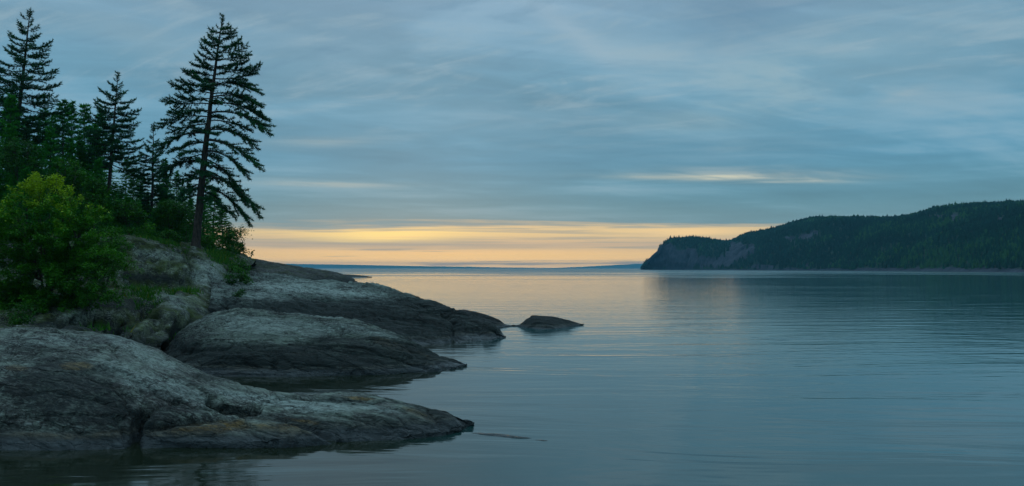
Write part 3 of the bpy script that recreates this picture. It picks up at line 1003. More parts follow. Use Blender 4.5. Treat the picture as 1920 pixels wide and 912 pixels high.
def bough(bag, L, rng, hump=0.06, up=0.05, per_m=9.0, blade=0.15, bw=0.046, dens=1.0, bare=0.30, spread=0.30, M=None, r0=None, wood=True, thick=1.0):
    """a conifer bough along +X from the trunk to a tip at (L,0,0)"""
    def curve(t):
        t = np.asarray(t, float)
        return np.stack([L * t, 0.02 * L * np.sin(5 * t + hump * 40), L * hump * 4 * t * (1 - t) + L * up * (t**4 - t)], -1)

    def emit(V, Fc, tint):
        if M is not None:
            V = V @ M[:3, :3].T + M[:3, 3]
        bag.put(V, Fc, tint)
    r0 = r0 if r0 is not None else 0.012 + 0.011 * L
    ts = np.linspace(0, 1, 9)
    if wood:
        V, Fq = tube(curve(ts), r0 * (1 - 0.85 * ts), 4)
        emit(V, Fq, 0.3)
    n = max(8, int(L * per_m))
    tt = np.linspace(0.10, 1.0, n) + rng.uniform(-0.5, 0.5, n) / n
    tt = np.clip(tt, 0.08, 1.0)
    pos_all, dir_all, tint_all, len_all = [], [], [], []
    for k, t in enumerate(tt):
        base = curve([t])[0]
        fw = curve([min(t + 0.02, 1.02)])[0] - curve([t - 0.02])[0]
        fw /= np.linalg.norm(fw)
        sgn = 1 if k % 2 else -1
        ang = R(rng.uniform(35, 62)) * sgn if t < 0.97 else R(rng.uniform(-15, 15))
        shape = (0.30 + 0.70 * math.sin(math.pi * min(1.0, t ** 0.75 * 0.92))) * (1.0 - 0.45 * max(0, t - 0.8) / 0.2)
        l = max(0.16, L * spread * shape * rng.uniform(0.65, 1.15))
        l = min(l, 1.0)
        side = np.array((-fw[1], fw[0], 0))
        dr = fw * math.cos(ang) + side * math.sin(ang) + np.array((0, 0, rng.uniform(-0.26, 0.30) * thick))
        dr /= np.linalg.norm(dr)
        m = max(3, int(l / 0.055))
        ss_ = np.linspace(0.05, 1, m)
        pts = base + dr * (l * ss_)[:, None] + np.array((0, 0, 1)) * (0.10 * l * ss_**2 - 0.05 * l * ss_)[:, None]
        if wood:
            V, Fq = tube(pts[[0, m // 2, m - 1]], np.array((0.010, 0.007, 0.003)) * (0.7 + 0.15 * L), 3)
            emit(V, Fq, 0.3)
        keep_p = 0.12 + 0.88 * float(sstep(np.array(t), bare * 0.5, bare * 1.5))
        nb = 6
        p = np.repeat(pts, nb, axis=0)
        full = np.repeat(keep_p * (0.35 + 0.65 * ss_), nb) if t < bare * 1.4 else np.full(len(p), 1.0)
        sel = rng.random(len(p)) < full * dens
        p = p[sel]
        if len(p) == 0:
            continue
        jit = rng.normal(size=(len(p), 3)) * np.array((0.75, 0.75, 0.62))
        dd = dr * 0.55 + jit
        dd /= np.linalg.norm(dd, axis=1, keepdims=True)
        pos_all.append(p)
        dir_all.append(dd)
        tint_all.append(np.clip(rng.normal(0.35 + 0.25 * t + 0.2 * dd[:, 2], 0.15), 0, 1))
        len_all.append(blade * rng.uniform(0.7, 1.3, len(p)))
    p = np.concatenate(pos_all); dd = np.concatenate(dir_all); ln = np.concatenate(len_all)
    V, Ft = blades(p, dd, ln, np.full(len(p), bw), rng)
    emit(V, Ft, np.repeat(np.concatenate(tint_all), 3))


# bough prototypes shared by the conifers: size class x droop class
BOUGHS = {}
_r = np.random.default_rng(21)
for size in (0.7, 1.3, 2.1, 3.2):
    for cls, (hump, up) in {'level': (0.05, 0.10), 'droop': (0.10, 0.04), 'rise': (-0.07, 0.10)}.items():
        for var in range(2):
            bg = Bag()
            bough(bg, size, _r, hump * _r.uniform(0.7, 1.3), up * _r.uniform(0.6, 1.3), per_m=13.0 if size < 1.5 else 10.0, bare=0.32 if size > 1.5 else 0.12)
            BOUGHS[(size, cls, var)] = bg.mesh('bough', M_BARK, M_NEEDLE)


def chord_matrix(p0, p1, L, roll=0.0):
    v = np.asarray(p1, float) - np.asarray(p0, float)
    ln = np.linalg.norm(v)
    xax = v / ln
    up = np.array((0, 0, 1.0))
    yax = np.cross(up, xax)
    if np.linalg.norm(yax) < 1e-3:
        yax = np.array((0, 1.0, 0))
    yax /= np.linalg.norm(yax)
    zax = np.cross(xax, yax)
    c, s = math.cos(roll), math.sin(roll)
    y2, z2 = yax * c + zax * s, zax * c - yax * s
    k = ln / L
    M = np.eye(4)
    M[:3, 0], M[:3, 1], M[:3, 2], M[:3, 3] = xax * k, y2 * k, z2 * k, p0
    return M


def add_bough(root, p0, p1, cls, rng, plump=1.0):
    ln = float(np.linalg.norm(np.asarray(p1) - np.asarray(p0)))
    size = min((0.7, 1.3, 2.1, 3.2), key=lambda s: abs(math.log(s / max(ln, 0.1))))
    me = BOUGHS[(size, cls, int(rng.integers(0, 2)))]
    o = bpy.data.objects.new('bough', me)
    COL.objects.link(o)
    o.parent = root
    M = chord_matrix(p0, p1, size, rng.uniform(-0.35, 0.35))
    M[:3, 1] *= plump
    M[:3, 2] *= plump
    o.matrix_local = Matrix(M.tolist())
    return o


def trunk_path(base, top, n=18, bow=0.0, rng=None):
    t = np.linspace(0, 1, n)
    p = base[None] * (1 - t)[:, None] + top[None] * t[:, None]
    p[:, 0] += bow * np.sin(math.pi * t)
    if rng is not None:
        p[:, :2] += rng.normal(0, 0.015, (n, 2)) * np.sin(math.pi * t)[:, None]
    return t, p


def tall_spruce(name, base_px, top_px, d, env, label, explicit=(), n_fill=70, r_base=0.22, cls='level', drop=0.0, seed=1, low=0.25, bow=0.0):
    """env: list of (photo y, half width px) of the crown"""
    rng = np.random.default_rng(seed)
    base = P(base_px[0], base_px[1], d)
    base[2] -= 0.15
    top = P(top_px[0], top_px[1], d)
    root = empty(name, tuple(base), label, 'tree')
    t, path = trunk_path(np.zeros(3), top - base, 22, bow, rng)
    rad = r_base * (1 - t) ** 0.85 + 0.012
    rad[0] *= 1.35
    V, Fq = tube(path, rad, 9)
    link('trunk', mesh_from('trunk', V, Fq, M_BARK), root)
    H = top[2] - base[2]
    m_px = d / F

    def on_trunk(py):
        z = P(top_px[0], py, d)[2] - base[2]
        tt = np.clip(z / H, 0, 1)
        return np.array([np.interp(tt, t, path[:, k]) for k in range(3)])
    for (ax_y, tx, ty, c) in explicit:
        p0 = on_trunk(ax_y)
        yoff = rng.uniform(-0.7, 0.7)
        p1 = P(tx, ty, d + yoff) - base
        add_bough(root, p0, p1, c, rng, 1.10)
    ey = np.array([e_[0] for e_ in env]); ew = np.array([e_[1] for e_ in env])
    ys = np.linspace(0, 1, n_fill) ** 0.8
    y0, y1 = ey[0] + 4, ey[-1]
    phi = rng.uniform(0, 6)
    for k, s in enumerate(ys):
        py = y0 + (y1 - y0) * s
        wpx = np.interp(py, ey, ew) * rng.uniform(0.66, 1.12)
        ln = max(wpx * m_px, 0.18)
        phi += 2.399963 + rng.uniform(-0.35, 0.35)
        dirn = np.array((math.cos(phi), math.sin(phi), 0))
        if explicit and abs(dirn[0]) > 0.8:        # leave the drawn boughs their own gaps
            dirn = np.array((math.cos(phi) * 0.6, math.sin(phi), 0)); ln *= 0.85
        frac = (py - y0) / (y1 - y0)
        tilt = 0.55 * (1 - frac) ** 3 + (0.10 - drop * frac)
        p0 = on_trunk(py)
        p1 = p0 + dirn * ln + np.array((0, 0, tilt * ln))
        c = 'rise' if frac < 0.35 or rng.random() < (0.6 if cls == 'rise' else 0.1) else cls
        add_bough(root, p0, p1, c, rng)
    # bare dead twigs low on the trunk
    tw = Bag()
    for _ in range(26):
        tt_ = rng.uniform(0.06, 0.62)
        q = np.array([np.interp(tt_, t, path[:, k]) for k in range(3)])
        a_ = rng.uniform(0, 6.28)
        l = rng.uniform(0.25, 1.0)
        tip_ = q + l * np.array((math.cos(a_), math.sin(a_), rng.uniform(-0.35, 0.15)))
        V, Fq = tube(np.stack([q, (q + tip_) / 2 + rng.normal(0, 0.04, 3), tip_]), np.array((0.014, 0.010, 0.004)), 4)
        tw.put(V, Fq, 0.3)
    link('dead_twigs', tw.mesh('dead_twigs', M_BARK, M_BARK), root)['kind'] = 'stuff'
    # leader shoot
    add_bough(root, path[-1] - np.array((0, 0, 0.55)), path[-1] + np.array((0.01, 0, 0.10)), 'level', rng, 1.3)
    return root


# --- the tall leaning spruce on the point
big_boughs = [
    # (photo y where it leaves the trunk, tip x, tip y, class)
    (60, 397, 56, 'rise'), (74, 391, 66, 'rise'), (86, 384, 75, 'rise'), (100, 379, 88, 'rise'), (112, 374, 99, 'rise'), (124, 367, 107, 'rise'),
    (134, 362, 121, 'level'), (143, 352, 134, 'level'), (156, 343, 134, 'level'), (166, 334, 152, 'level'), (176, 321, 160, 'level'), (186, 332, 182, 'level'),
    (196, 307, 192, 'level'), (208, 320, 212, 'level'), (219, 296, 240, 'droop'), (233, 318, 250, 'droop'), (250, 294, 286, 'droop'), (268, 318, 286, 'droop'),
    (288, 326, 312, 'droop'), (304, 300, 334, 'droop'), (322, 325, 352, 'droop'), (345, 335, 372, 'droop'),
    (52, 427, 50, 'rise'), (62, 433, 57, 'rise'), (76, 441, 58, 'rise'), (88, 449, 75, 'rise'), (100, 461, 84, 'rise'), (114, 465, 102, 'level'),
    (126, 463, 116, 'level'), (140, 474, 126, 'level'), (148, 488, 122, 'rise'), (160, 476, 160, 'droop'), (160, 488, 175, 'droop'), (176, 472, 186, 'droop'),
    (184, 487, 198, 'droop'), (196, 499, 222, 'droop'), (212, 502, 249, 'droop'), (226, 470, 244, 'droop'), (244, 480, 277, 'droop'), (262, 488, 317, 'droop'),
    (282, 464, 332, 'droop'), (298, 452, 366, 'droop'), (318, 460, 384, 'droop'), (328, 484, 402, 'droop'), (348, 466, 418, 'droop'), (364, 440, 408, 'droop')]
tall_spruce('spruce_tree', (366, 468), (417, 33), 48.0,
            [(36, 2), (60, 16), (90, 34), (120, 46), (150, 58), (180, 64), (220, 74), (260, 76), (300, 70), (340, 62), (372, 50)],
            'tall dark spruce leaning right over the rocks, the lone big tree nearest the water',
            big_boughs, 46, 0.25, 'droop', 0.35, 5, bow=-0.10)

# --- three taller spruces of the wood
tall_spruce('spruce_tree', (8, 470), (56, 22), 55.0,
            [(26, 2), (43, 15), (59, 25), (77, 33), (102, 46), (147, 63), (174, 70), (230, 78), (300, 80)],
            'tallest spruce of the wood at the left edge of the view', (), 84, 0.26, 'rise', 0.12, 11)
tall_spruce('spruce_tree', (196, 452), (221, 140), 56.0,
            [(144, 2), (155, 9), (170, 20), (183, 28), (205, 39), (230, 49), (250, 55), (310, 62)],
            'slim open spruce between the tallest one and the leaning one, bare trunk below', (), 62, 0.17, 'rise', 0.10, 12)
tall_spruce('spruce_tree', (283, 455), (288, 236), 58.0,
            [(240, 2), (255, 8), (275, 15), (300, 25), (330, 35), (370, 40), (420, 42)],
            'small pointed spruce just left of the leaning one', (), 70, 0.13, 'level', 0.15, 13)


# --- background conifers: each crown one mesh, copied
def conifer_meshes(H, wide, n_b, seed):
    rng = np.random.default_rng(seed)
    bg = Bag()
    phi = 0
    for k in range(n_b):
        f = (k + 0.5) / n_b                      # 0 top .. 1 bottom
        z = H * (1 - 0.93 * f ** 0.9)
        ln = wide * (f ** 0.95) * rng.uniform(0.6, 1.15) + 0.10
        phi += 2.399963 + rng.uniform(-0.3, 0.3)
        tilt = 0.5 * (1 - f) ** 3 + rng.uniform(-0.16, 0.12)
        p0 = np.array((0, 0, z))
        p1 = p0 + ln * np.array((math.cos(phi), math.sin(phi), tilt))
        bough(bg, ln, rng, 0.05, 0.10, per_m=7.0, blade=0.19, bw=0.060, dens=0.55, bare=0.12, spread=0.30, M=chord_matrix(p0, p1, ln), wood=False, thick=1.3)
    ts = np.linspace(0, 1, 8)
    V, Fq = tube(np.stack([0 * ts, 0 * ts, H * ts - 0.2 * (1 - ts)], -1), 0.016 * H * (1 - 0.95 * ts), 6)
    return bg.mesh('crown', M_BARK, M_NEEDLE_BG), mesh_from('trunk', V, Fq, M_BARK)


CONI = [conifer_meshes(9.0, 2.0, 95, 31), conifer_meshes(8.0, 1.7, 85, 32), conifer_meshes(6.0, 1.6, 70, 33), conifer_meshes(3.2, 1.1, 46, 34)]
CONI_H = [9.0, 8.0, 6.0, 3.2]


def conifer(px, top_y, d, proto, label, group, name='spruce_tree', widen=1.0):
    b = ground_px(px, d)
    top = P(px, top_y, d)[2]
    h = max(top - b[2], 0.8)
    root = empty(name, tuple(b), label, 'tree', group)
    k = h / CONI_H[proto]
    root.rotation_euler = (random.uniform(-0.03, 0.03), random.uniform(0.0, 0.07), random.uniform(0, 6.28))
    root.scale = (k * widen, k * widen, k)
    for nm, me in zip(('crown', 'trunk'), CONI[proto]):
        link(nm, me, root)
    return root


LAB_WOOD = 'dark spruce in the dense wood behind the leafy sapling'
GRP_WOOD = 'spruces massed in the dark wood on the left'
wood = [
    # px, top y, distance, proto
    (2, 178, 52, 0), (-30, 140, 60, 0), (-70, 170, 54, 1), (-120, 150, 58, 0), (14, 235, 50, 1), (46, 225, 58, 0), (72, 205, 62, 0), (92, 240, 52, 1), (100, 215, 66, 0),
    (118, 192, 64, 1), (137, 196, 66, 0), (153, 199, 68, 1), (171, 206, 67, 0), (128, 262, 54, 1), (156, 258, 55, 0), (182, 238, 62, 1), (60, 275, 49, 2), (30, 300, 48, 2),
    (105, 300, 49, 2), (150, 320, 50, 2), (178, 300, 52, 2), (232, 300, 64, 1), (246, 318, 60, 2), (212, 345, 52, 2), (186, 362, 49, 3), (238, 372, 52, 3), (262, 330, 66, 1), (268, 352, 62, 2),
    (300, 300, 66, 1), (312, 332, 64, 1), (330, 322, 68, 0), (304, 372, 58, 2), (322, 380, 57, 3), (340, 352, 60, 2), (356, 345, 66, 1), (378, 322, 66, 1), (-20, 260, 49, 2), (-60, 240, 50, 1),
    (-110, 250, 50, 1), (-160, 200, 56, 0), (-220, 180, 60, 0), (-260, 230, 52, 1),
    (16, 330, 47, 2), (52, 318, 46, 2), (90, 335, 47, 2), (132, 345, 47, 2), (166, 335, 50, 2), (204, 380, 50, 3), (222, 350, 56, 2), (254, 378, 55, 3), (276, 362, 60, 2), (292, 392, 54, 3), (338, 395, 55, 3), (352, 372, 60, 2), (306, 352, 62, 2), (384, 375, 58, 2)]
own = {(2, 178): 'dark spruce cut by the left edge, standing against the tallest one',
       (118, 192): 'first small spruce top on the skyline right of the tallest spruce',
       (137, 196): 'second small spruce top on the skyline right of the tallest spruce',
       (153, 199): 'third small spruce top on the skyline right of the tallest spruce',
       (171, 206): 'last small spruce top on the skyline before the slim open spruce',
       (232, 300): 'dark spruce rising just right of the slim open spruce',
       (262, 330): 'dark spruce just left of the small pointed one',
       (312, 332): 'dark spruce just right of the small pointed one',
       (340, 352): 'short spruce close to the left side of the leaning trunk',
       (378, 322): 'dark spruce seen behind the lower boughs of the leaning one'}
for (px_, ty, d_, pr) in wood:
    lab = own.get((px_, ty))
    low_ = ty >= 318 and not lab
    conifer(px_, ty, d_, pr, lab or ('low young spruce filling the gaps beneath the taller trees of the wood' if low_ else LAB_WOOD), 'low young spruces in the wood' if low_ else GRP_WOOD, widen=random.uniform(0.95, 1.25))
conifer(398, 352, 62, 2, 'young spruce standing right behind the leaning trunk', None, widen=1.3)
conifer(418, 392, 60, 2, 'low bushy spruce under the right boughs of the leaning one', None, widen=1.5)


# ------------------------------------------------------------------ leafy plants
def leaf_quads(pos, nrm, size, rng):
    n = len(pos)
    r = rng.normal(size=(n, 3))
    a = np.cross(nrm, r); a /= np.maximum(np.linalg.norm(a, axis=1, keepdims=True), 1e-9)
    b = np.cross(nrm, a)
    s = np.asarray(size).reshape(-1, 1)
    fold = nrm * s * 0.12
    V = np.stack([pos - a * s * 0.5, pos + b * s * 0.30 + fold, pos + a * s * 0.5, pos - b * s * 0.30 + fold], 1).reshape(-1, 3)
    i = np.arange(n) * 4
    T = np.concatenate([np.stack([i, i + 1, i + 2], -1), np.stack([i, i + 2, i + 3], -1)])
    return V, T


def leafy(name, base, blobs, label, cat, leaf_mat, n_stems=3, leaf=0.085, per=150, seed=1, group=None, tint_up=0.35, clumps=9, r_st=0.035):
    """blobs: (px, py, d, radius px) - leafy masses carried by the stems"""
    rng = np.random.default_rng(seed)
    root = empty(name, tuple(base), label, cat, group)
    cs = np.array([P(b_[0], b_[1], b_[2]) for b_ in blobs]) - base
    rs = np.array([b_[3] * b_[2] / F for b_ in blobs])
    zmin, zmax = (cs[:, 2] - rs).min(), (cs[:, 2] + rs).max()
    # stems
    stems, st_bag = [], Bag()
    order = np.argsort(-cs[:, 2])[:n_stems]
    for k in order:
        t = np.linspace(0, 1, 10)
        off = rng.normal(0, 0.10, 3) * np.array((1, 1, 0))
        p = off[None] * (1 - t)[:, None] + cs[k][None] * t[:, None]
        p[:, :2] *= (t ** 1.25 / np.maximum(t, 1e-6))[:, None] * 0 + 1
        p[:, 2] = cs[k][2] * t ** 0.9 - 0.12 * (1 - t)
        p[:, 0] = off[0] + (cs[k][0] - off[0]) * t ** 1.4
        p[:, 1] = off[1] + (cs[k][1] - off[1]) * t ** 1.4
        stems.append(p)
        V, Fq = tube(p, r_st * (1 - 0.8 * t), 6)
        link('stem', mesh_from('stem', V, Fq, M_STEM), root)
    allp = np.concatenate(stems)
    lp, ln_, lt = [], [], []
    for c, rad in zip(cs, rs):
        # branch to the mass
        cand = allp[allp[:, 2] < c[2] + 0.1]
        if len(cand) == 0: cand = allp
        s = cand[np.argmin(np.linalg.norm(cand - c, axis=1) + 0.3 * np.abs(c[2] - cand[:, 2]))]
        t = np.linspace(0, 1, 6)
        br = s[None] * (1 - t)[:, None] + c[None] * t[:, None]
        br[:, 2] += 0.10 * np.linalg.norm(c - s) * np.sin(math.pi * t)
        V, Fq = tube(br, r_st * 0.45 * (1 - 0.75 * t), 4)
        st_bag.put(V, Fq, 0.3)
        tone = rng.uniform(-0.22, 0.22)
        for _ in range(clumps):
            v = rng.normal(size=3); v /= np.linalg.norm(v)
            q = c + v * rad * rng.uniform(0.35, 1.45) * np.array((1, 1, 0.8))
            V, Fq = tube(np.stack([c, (c + q) / 2 + (0, 0, 0.04), q]), np.array((0.008, 0.006, 0.003)), 3)
            st_bag.put(V, Fq, 0.3)
            m = int(per / clumps * rng.uniform(0.6, 1.4))
            spread = rad * rng.uniform(0.25, 0.50)
            p = q + rng.normal(size=(m, 3)) * spread * np.array((1.1, 1.1, 0.75))
            nn = rng.normal(size=(m, 3)) * 0.55 + np.array((0, 0, 0.9)) + v * 0.35
            nn /= np.linalg.norm(nn, axis=1, keepdims=True)
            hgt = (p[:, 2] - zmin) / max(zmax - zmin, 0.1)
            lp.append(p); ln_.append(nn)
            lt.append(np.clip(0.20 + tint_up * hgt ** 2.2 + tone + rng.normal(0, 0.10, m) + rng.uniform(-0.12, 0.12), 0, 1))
    p = np.concatenate(lp); nn = np.concatenate(ln_)
    sz = leaf * rng.uniform(0.65, 1.35, len(p))
    V, T = leaf_quads(p, nn, sz, rng)
    st_bag.put(V, T, np.repeat(np.concatenate(lt), 4))
    link('crown', st_bag.mesh('crown', M_STEM, leaf_mat), root)
    return root


def scatter_blobs(cx, cy_, rx, ry, d, n, r, seed, dd=1.2):
    rng = np.random.default_rng(seed)
    out = []
    for _ in range(n):
        th, q = rng.uniform(0, 6.28), math.sqrt(rng.random())
        out.append((cx + rx * q * math.cos(th), cy_ + ry * q * math.sin(th), d + rng.uniform(-dd, dd), r * rng.uniform(0.7, 1.25)))
    return out


# the bright sapling in front of the wood: arching leafy shoots from a few stems
def feathery(name, base, ends, label, cat, leaf_mat, leaf=0.09, per=260, seed=1, n_stems=6, tint_lo=0.10, tint_hi=0.95, zlo=2.0, zhi=6.0, r_st=0.04):
    rng = np.random.default_rng(seed)
    root = empty(name, tuple(base), label, cat)
    E = np.array(ends) - base
    stems = []
    for k in range(n_stems):
        c = E[np.argsort(-E[:, 2])[k * 5 % len(E)]] * np.array((0.62, 0.62, 0.72))
        t = np.linspace(0, 1, 10)
        off = rng.normal(0, 0.14, 3) * np.array((1, 1, 0))
        p = off + (c - off) * np.stack([t ** 1.5, t ** 1.5, t], -1)
        p[:, 2] -= 0.15 * (1 - t)
        stems.append(p)
        V, Fq = tube(p, r_st * (1 - 0.75 * t), 6)
        link('stem', mesh_from('stem', V, Fq, M_STEM), root)
    allp = np.concatenate(stems)
    bag = Bag()
    lp, ln_, lt = [], [], []
    for e_ in E:
        cand = allp[allp[:, 2] < e_[2] * 0.9 + 0.05]
        if len(cand) == 0: cand = allp
        s0 = cand[np.argmin(np.linalg.norm((cand - e_) * (1, 1, 0.7), axis=1))]
        L = np.linalg.norm(e_ - s0)
        t = np.linspace(0, 1, 9)
        droop = rng.uniform(0.02, 0.16) * L
        br = s0 + (e_ - s0) * t[:, None]
        br[:, 2] += droop * np.sin(math.pi * t) * 1.2
        V, Fq = tube(br, 0.014 * (1 - 0.8 * t), 4)
        bag.put(V, Fq, 0.3)
        tone = rng.uniform(-0.16, 0.16)
        n_tw = max(5, int(L / 0.16))
        for q in range(n_tw + 1):
            tq = 1.0 if q == n_tw else rng.uniform(0.22, 1.0)
            b0 = np.array([np.interp(tq, t, br[:, k]) for k in range(3)])
            fw = (e_ - s0) / max(L, 1e-6)
            dr = fw * 0.75 + rng.normal(0, 0.55, 3) * np.array((1, 1, 0.6)) + np.array((0, 0, 0.15))
            dr /= np.linalg.norm(dr)
            l = rng.uniform(0.20, 0.46) * (1.15 - 0.45 * tq)
            V, Fq = tube(np.stack([b0, b0 + dr * l * 0.5 + (0, 0, 0.02), b0 + dr * l]), np.array((0.006, 0.004, 0.002)), 3)
            bag.put(V, Fq, 0.3)
            m = max(4, int(per / n_tw * rng.uniform(0.6, 1.3)))
            tt_ = rng.uniform(0.15, 1.08, m)
            p = b0 + dr * (l * tt_)[:, None] + rng.normal(0, 0.050, (m, 3))
            nn = rng.normal(size=(m, 3)) * 0.5 + np.array((0, 0, 0.95))
            nn /= np.linalg.norm(nn, axis=1, keepdims=True)
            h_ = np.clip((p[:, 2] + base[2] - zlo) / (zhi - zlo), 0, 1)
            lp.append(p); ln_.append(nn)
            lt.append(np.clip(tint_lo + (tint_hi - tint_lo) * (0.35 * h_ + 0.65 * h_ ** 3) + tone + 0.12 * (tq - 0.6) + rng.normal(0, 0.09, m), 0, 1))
    p = np.concatenate(lp); nn = np.concatenate(ln_)
    V, T = leaf_quads(p, nn, leaf * rng.uniform(0.6, 1.35, len(p)), rng)
    bag.put(V, T, np.repeat(np.concatenate(lt), 4))
    link('crown', bag.mesh('crown', M_STEM, leaf_mat), root)
    return root


d0 = 30.0
rng = np.random.default_rng(12)
oxs = [-70, -30, 0, 20, 45, 60, 75, 92, 105, 120, 135, 150, 168, 186, 204, 222, 235, 246]
oys = [420, 405, 392, 372, 346, 335, 340, 350, 340, 352, 372, 378, 392, 396, 420, 448, 482, 520]
ends = []
for (a_, b_) in [(58, 340), (66, 333), (78, 338), (46, 348), (98, 340), (106, 338), (112, 346), (124, 354), (134, 364), (150, 376), (30, 360), (18, 374), (168, 390), (188, 394), (176, 402), (204, 412), (222, 436), (238, 462), (246, 492), (0, 390), (88, 350)]:
    ends.append(P(a_, b_, d0 + rng.uniform(-0.9, 0.9)))
for k in range(150):
    a_ = rng.uniform(-60, 236)
    top_ = np.interp(a_, oxs, oys)
    b_ = top_ + 10 + (585 - 0.10 * max(a_, 0) - top_) * rng.random() ** 1.15
    ends.append(P(a_, b_, d0 + rng.uniform(-1.9, 1.6)))
for k in range(95):
    ends.append(P(rng.normal(95, 62), rng.uniform(425, 585), d0 + rng.uniform(-2.0, 0.8)))
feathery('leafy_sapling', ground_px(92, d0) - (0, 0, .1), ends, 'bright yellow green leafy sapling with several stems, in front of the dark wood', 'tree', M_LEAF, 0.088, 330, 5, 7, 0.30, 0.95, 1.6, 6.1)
# more leafy growth round it
blobs = scatter_blobs(198, 450, 32, 28, 36, 12, 12, 8, .8) + scatter_blobs(188, 495, 36, 32, 35, 14, 13, 9, .8)
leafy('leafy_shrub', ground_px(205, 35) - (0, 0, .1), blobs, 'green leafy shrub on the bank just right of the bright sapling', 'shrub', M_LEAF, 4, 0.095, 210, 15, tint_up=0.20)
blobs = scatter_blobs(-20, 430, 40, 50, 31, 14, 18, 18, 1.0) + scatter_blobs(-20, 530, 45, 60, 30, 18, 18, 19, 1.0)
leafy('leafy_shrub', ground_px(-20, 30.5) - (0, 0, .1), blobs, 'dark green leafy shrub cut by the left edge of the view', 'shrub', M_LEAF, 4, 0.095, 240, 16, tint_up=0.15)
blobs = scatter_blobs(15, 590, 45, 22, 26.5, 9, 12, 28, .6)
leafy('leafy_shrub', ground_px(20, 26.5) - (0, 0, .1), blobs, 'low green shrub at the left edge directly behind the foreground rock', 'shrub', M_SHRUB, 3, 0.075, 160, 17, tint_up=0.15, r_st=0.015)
blobs = scatter_blobs(452, 500, 18, 10, 46, 8, 8, 38, .5) + scatter_blobs(446, 530, 17, 24, 41, 16, 9, 39, .5) + scatter_blobs(455, 562, 14, 14, 37, 9, 8, 40, .4)
leafy('leafy_shrub', ground_px(440, 42) - (0, 0, .1), blobs, 'olive brown shrub filling the cleft between the bank and the pale slab', 'shrub', M_SHRUB, 3, 0.10, 130, 18, tint_up=0.5, r_st=0.015)
# undergrowth along the top of the bank
under = [(268, 438, 46, 22, 15, 'yellow green shrub on the bank edge below the small pointed spruce'),
         (318, 446, 48, 20, 12, 'low green shrub on the bank edge left of the leaning trunk'),
         (398, 456, 50, 18, 16, 'light green shrub at the foot of the leaning trunk, on its right'),
         (345, 420, 54, 26, 30, 'dark leafy bush right behind the leaning trunk, on its left'),
         (428, 462, 52, 18, 20, 'dark rounded bush beneath the lowest right boughs of the leaning spruce')]
for k, (cx, cyy_, d_, rx_, ry_, lab) in enumerate(under):
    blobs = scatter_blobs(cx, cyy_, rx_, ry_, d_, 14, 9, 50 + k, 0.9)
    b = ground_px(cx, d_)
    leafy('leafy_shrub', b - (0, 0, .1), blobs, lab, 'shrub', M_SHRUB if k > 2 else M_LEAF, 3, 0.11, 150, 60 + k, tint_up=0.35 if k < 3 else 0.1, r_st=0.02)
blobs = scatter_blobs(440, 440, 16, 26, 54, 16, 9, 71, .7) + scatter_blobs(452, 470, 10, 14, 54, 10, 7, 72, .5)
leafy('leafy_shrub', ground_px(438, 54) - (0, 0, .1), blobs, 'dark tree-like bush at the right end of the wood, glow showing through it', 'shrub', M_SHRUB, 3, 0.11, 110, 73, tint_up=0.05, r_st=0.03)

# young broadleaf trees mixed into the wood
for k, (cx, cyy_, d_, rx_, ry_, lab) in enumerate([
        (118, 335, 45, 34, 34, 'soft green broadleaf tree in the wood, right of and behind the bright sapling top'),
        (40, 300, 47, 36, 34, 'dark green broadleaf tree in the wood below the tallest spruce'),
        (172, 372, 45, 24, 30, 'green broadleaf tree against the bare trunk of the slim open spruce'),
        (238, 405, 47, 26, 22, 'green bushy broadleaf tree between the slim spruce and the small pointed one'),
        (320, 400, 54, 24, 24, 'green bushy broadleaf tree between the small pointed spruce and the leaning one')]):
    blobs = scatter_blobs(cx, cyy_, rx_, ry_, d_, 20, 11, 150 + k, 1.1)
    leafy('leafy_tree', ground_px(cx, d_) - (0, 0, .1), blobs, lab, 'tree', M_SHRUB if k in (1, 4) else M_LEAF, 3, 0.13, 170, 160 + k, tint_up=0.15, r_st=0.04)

# single sprout on the skyline of the point
rng = np.random.default_rng(5)
b = P(469, 489, 63)
root = empty('sprout', tuple(b), 'tiny bare sprout standing alone on the skyline at the end of the wood', 'plant')
bg_ = Bag()
tip = P(475, 470, 63) - b
t = np.linspace(0, 1, 6)
V, Fq = tube(tip[None] * t[:, None], 0.02 * (1 - .7 * t), 4)
bg_.put(V, Fq)
pp = tip[None] * rng.uniform(0.4, 1.0, 26)[:, None] + rng.normal(0, 0.07, (26, 3))
V, T = leaf_quads(pp, rng.normal(size=(26, 3)), np.full(26, 0.12), rng)
bg_.put(V, T, 0.4)
link('crown', bg_.mesh('crown', M_STEM, M_SHRUB), root)

# grass, ferns and moss in the clefts of the bank
rng = np.random.default_rng(8)
pp, dd, tt = [], [], []
patches = [(300, 455, 46, 40, 260), (405, 475, 47.5, 22, 160), (330, 535, 38, 40, 160), (270, 545, 34, 40, 120), (210, 612, 27.5, 35, 30), (350, 610, 28.8, 22, 110),
           (445, 540, 45, 16, 160), (420, 480, 49, 30, 200), (520, 500, 62, 40, 120)]
for (cx, cyy_, d_, rx_, n_) in patches:
    for _ in range(n_):
        q = ground_px(cx + rng.normal(0, rx_ * 0.5), d_ + rng.normal(0, 0.9))
        if q[2] <= 0.3: continue
        m = 7
        pp.append(q + rng.normal(0, 0.10, (m, 3)) * np.array((1, 1, 0)))
        v = rng.normal(0, 0.4, (m, 3)) + np.array((0, 0, 1)); v /= np.linalg.norm(v, axis=1, keepdims=True)
        dd.append(v); tt.append(np.clip(rng.normal(0.4, 0.25, m), 0, 1))
pp = np.concatenate(pp); dd = np.concatenate(dd); tt = np.concatenate(tt)
V, T = blades(pp, dd, rng.uniform(0.12, 0.38, len(pp)), np.full(len(pp), 0.045), rng)
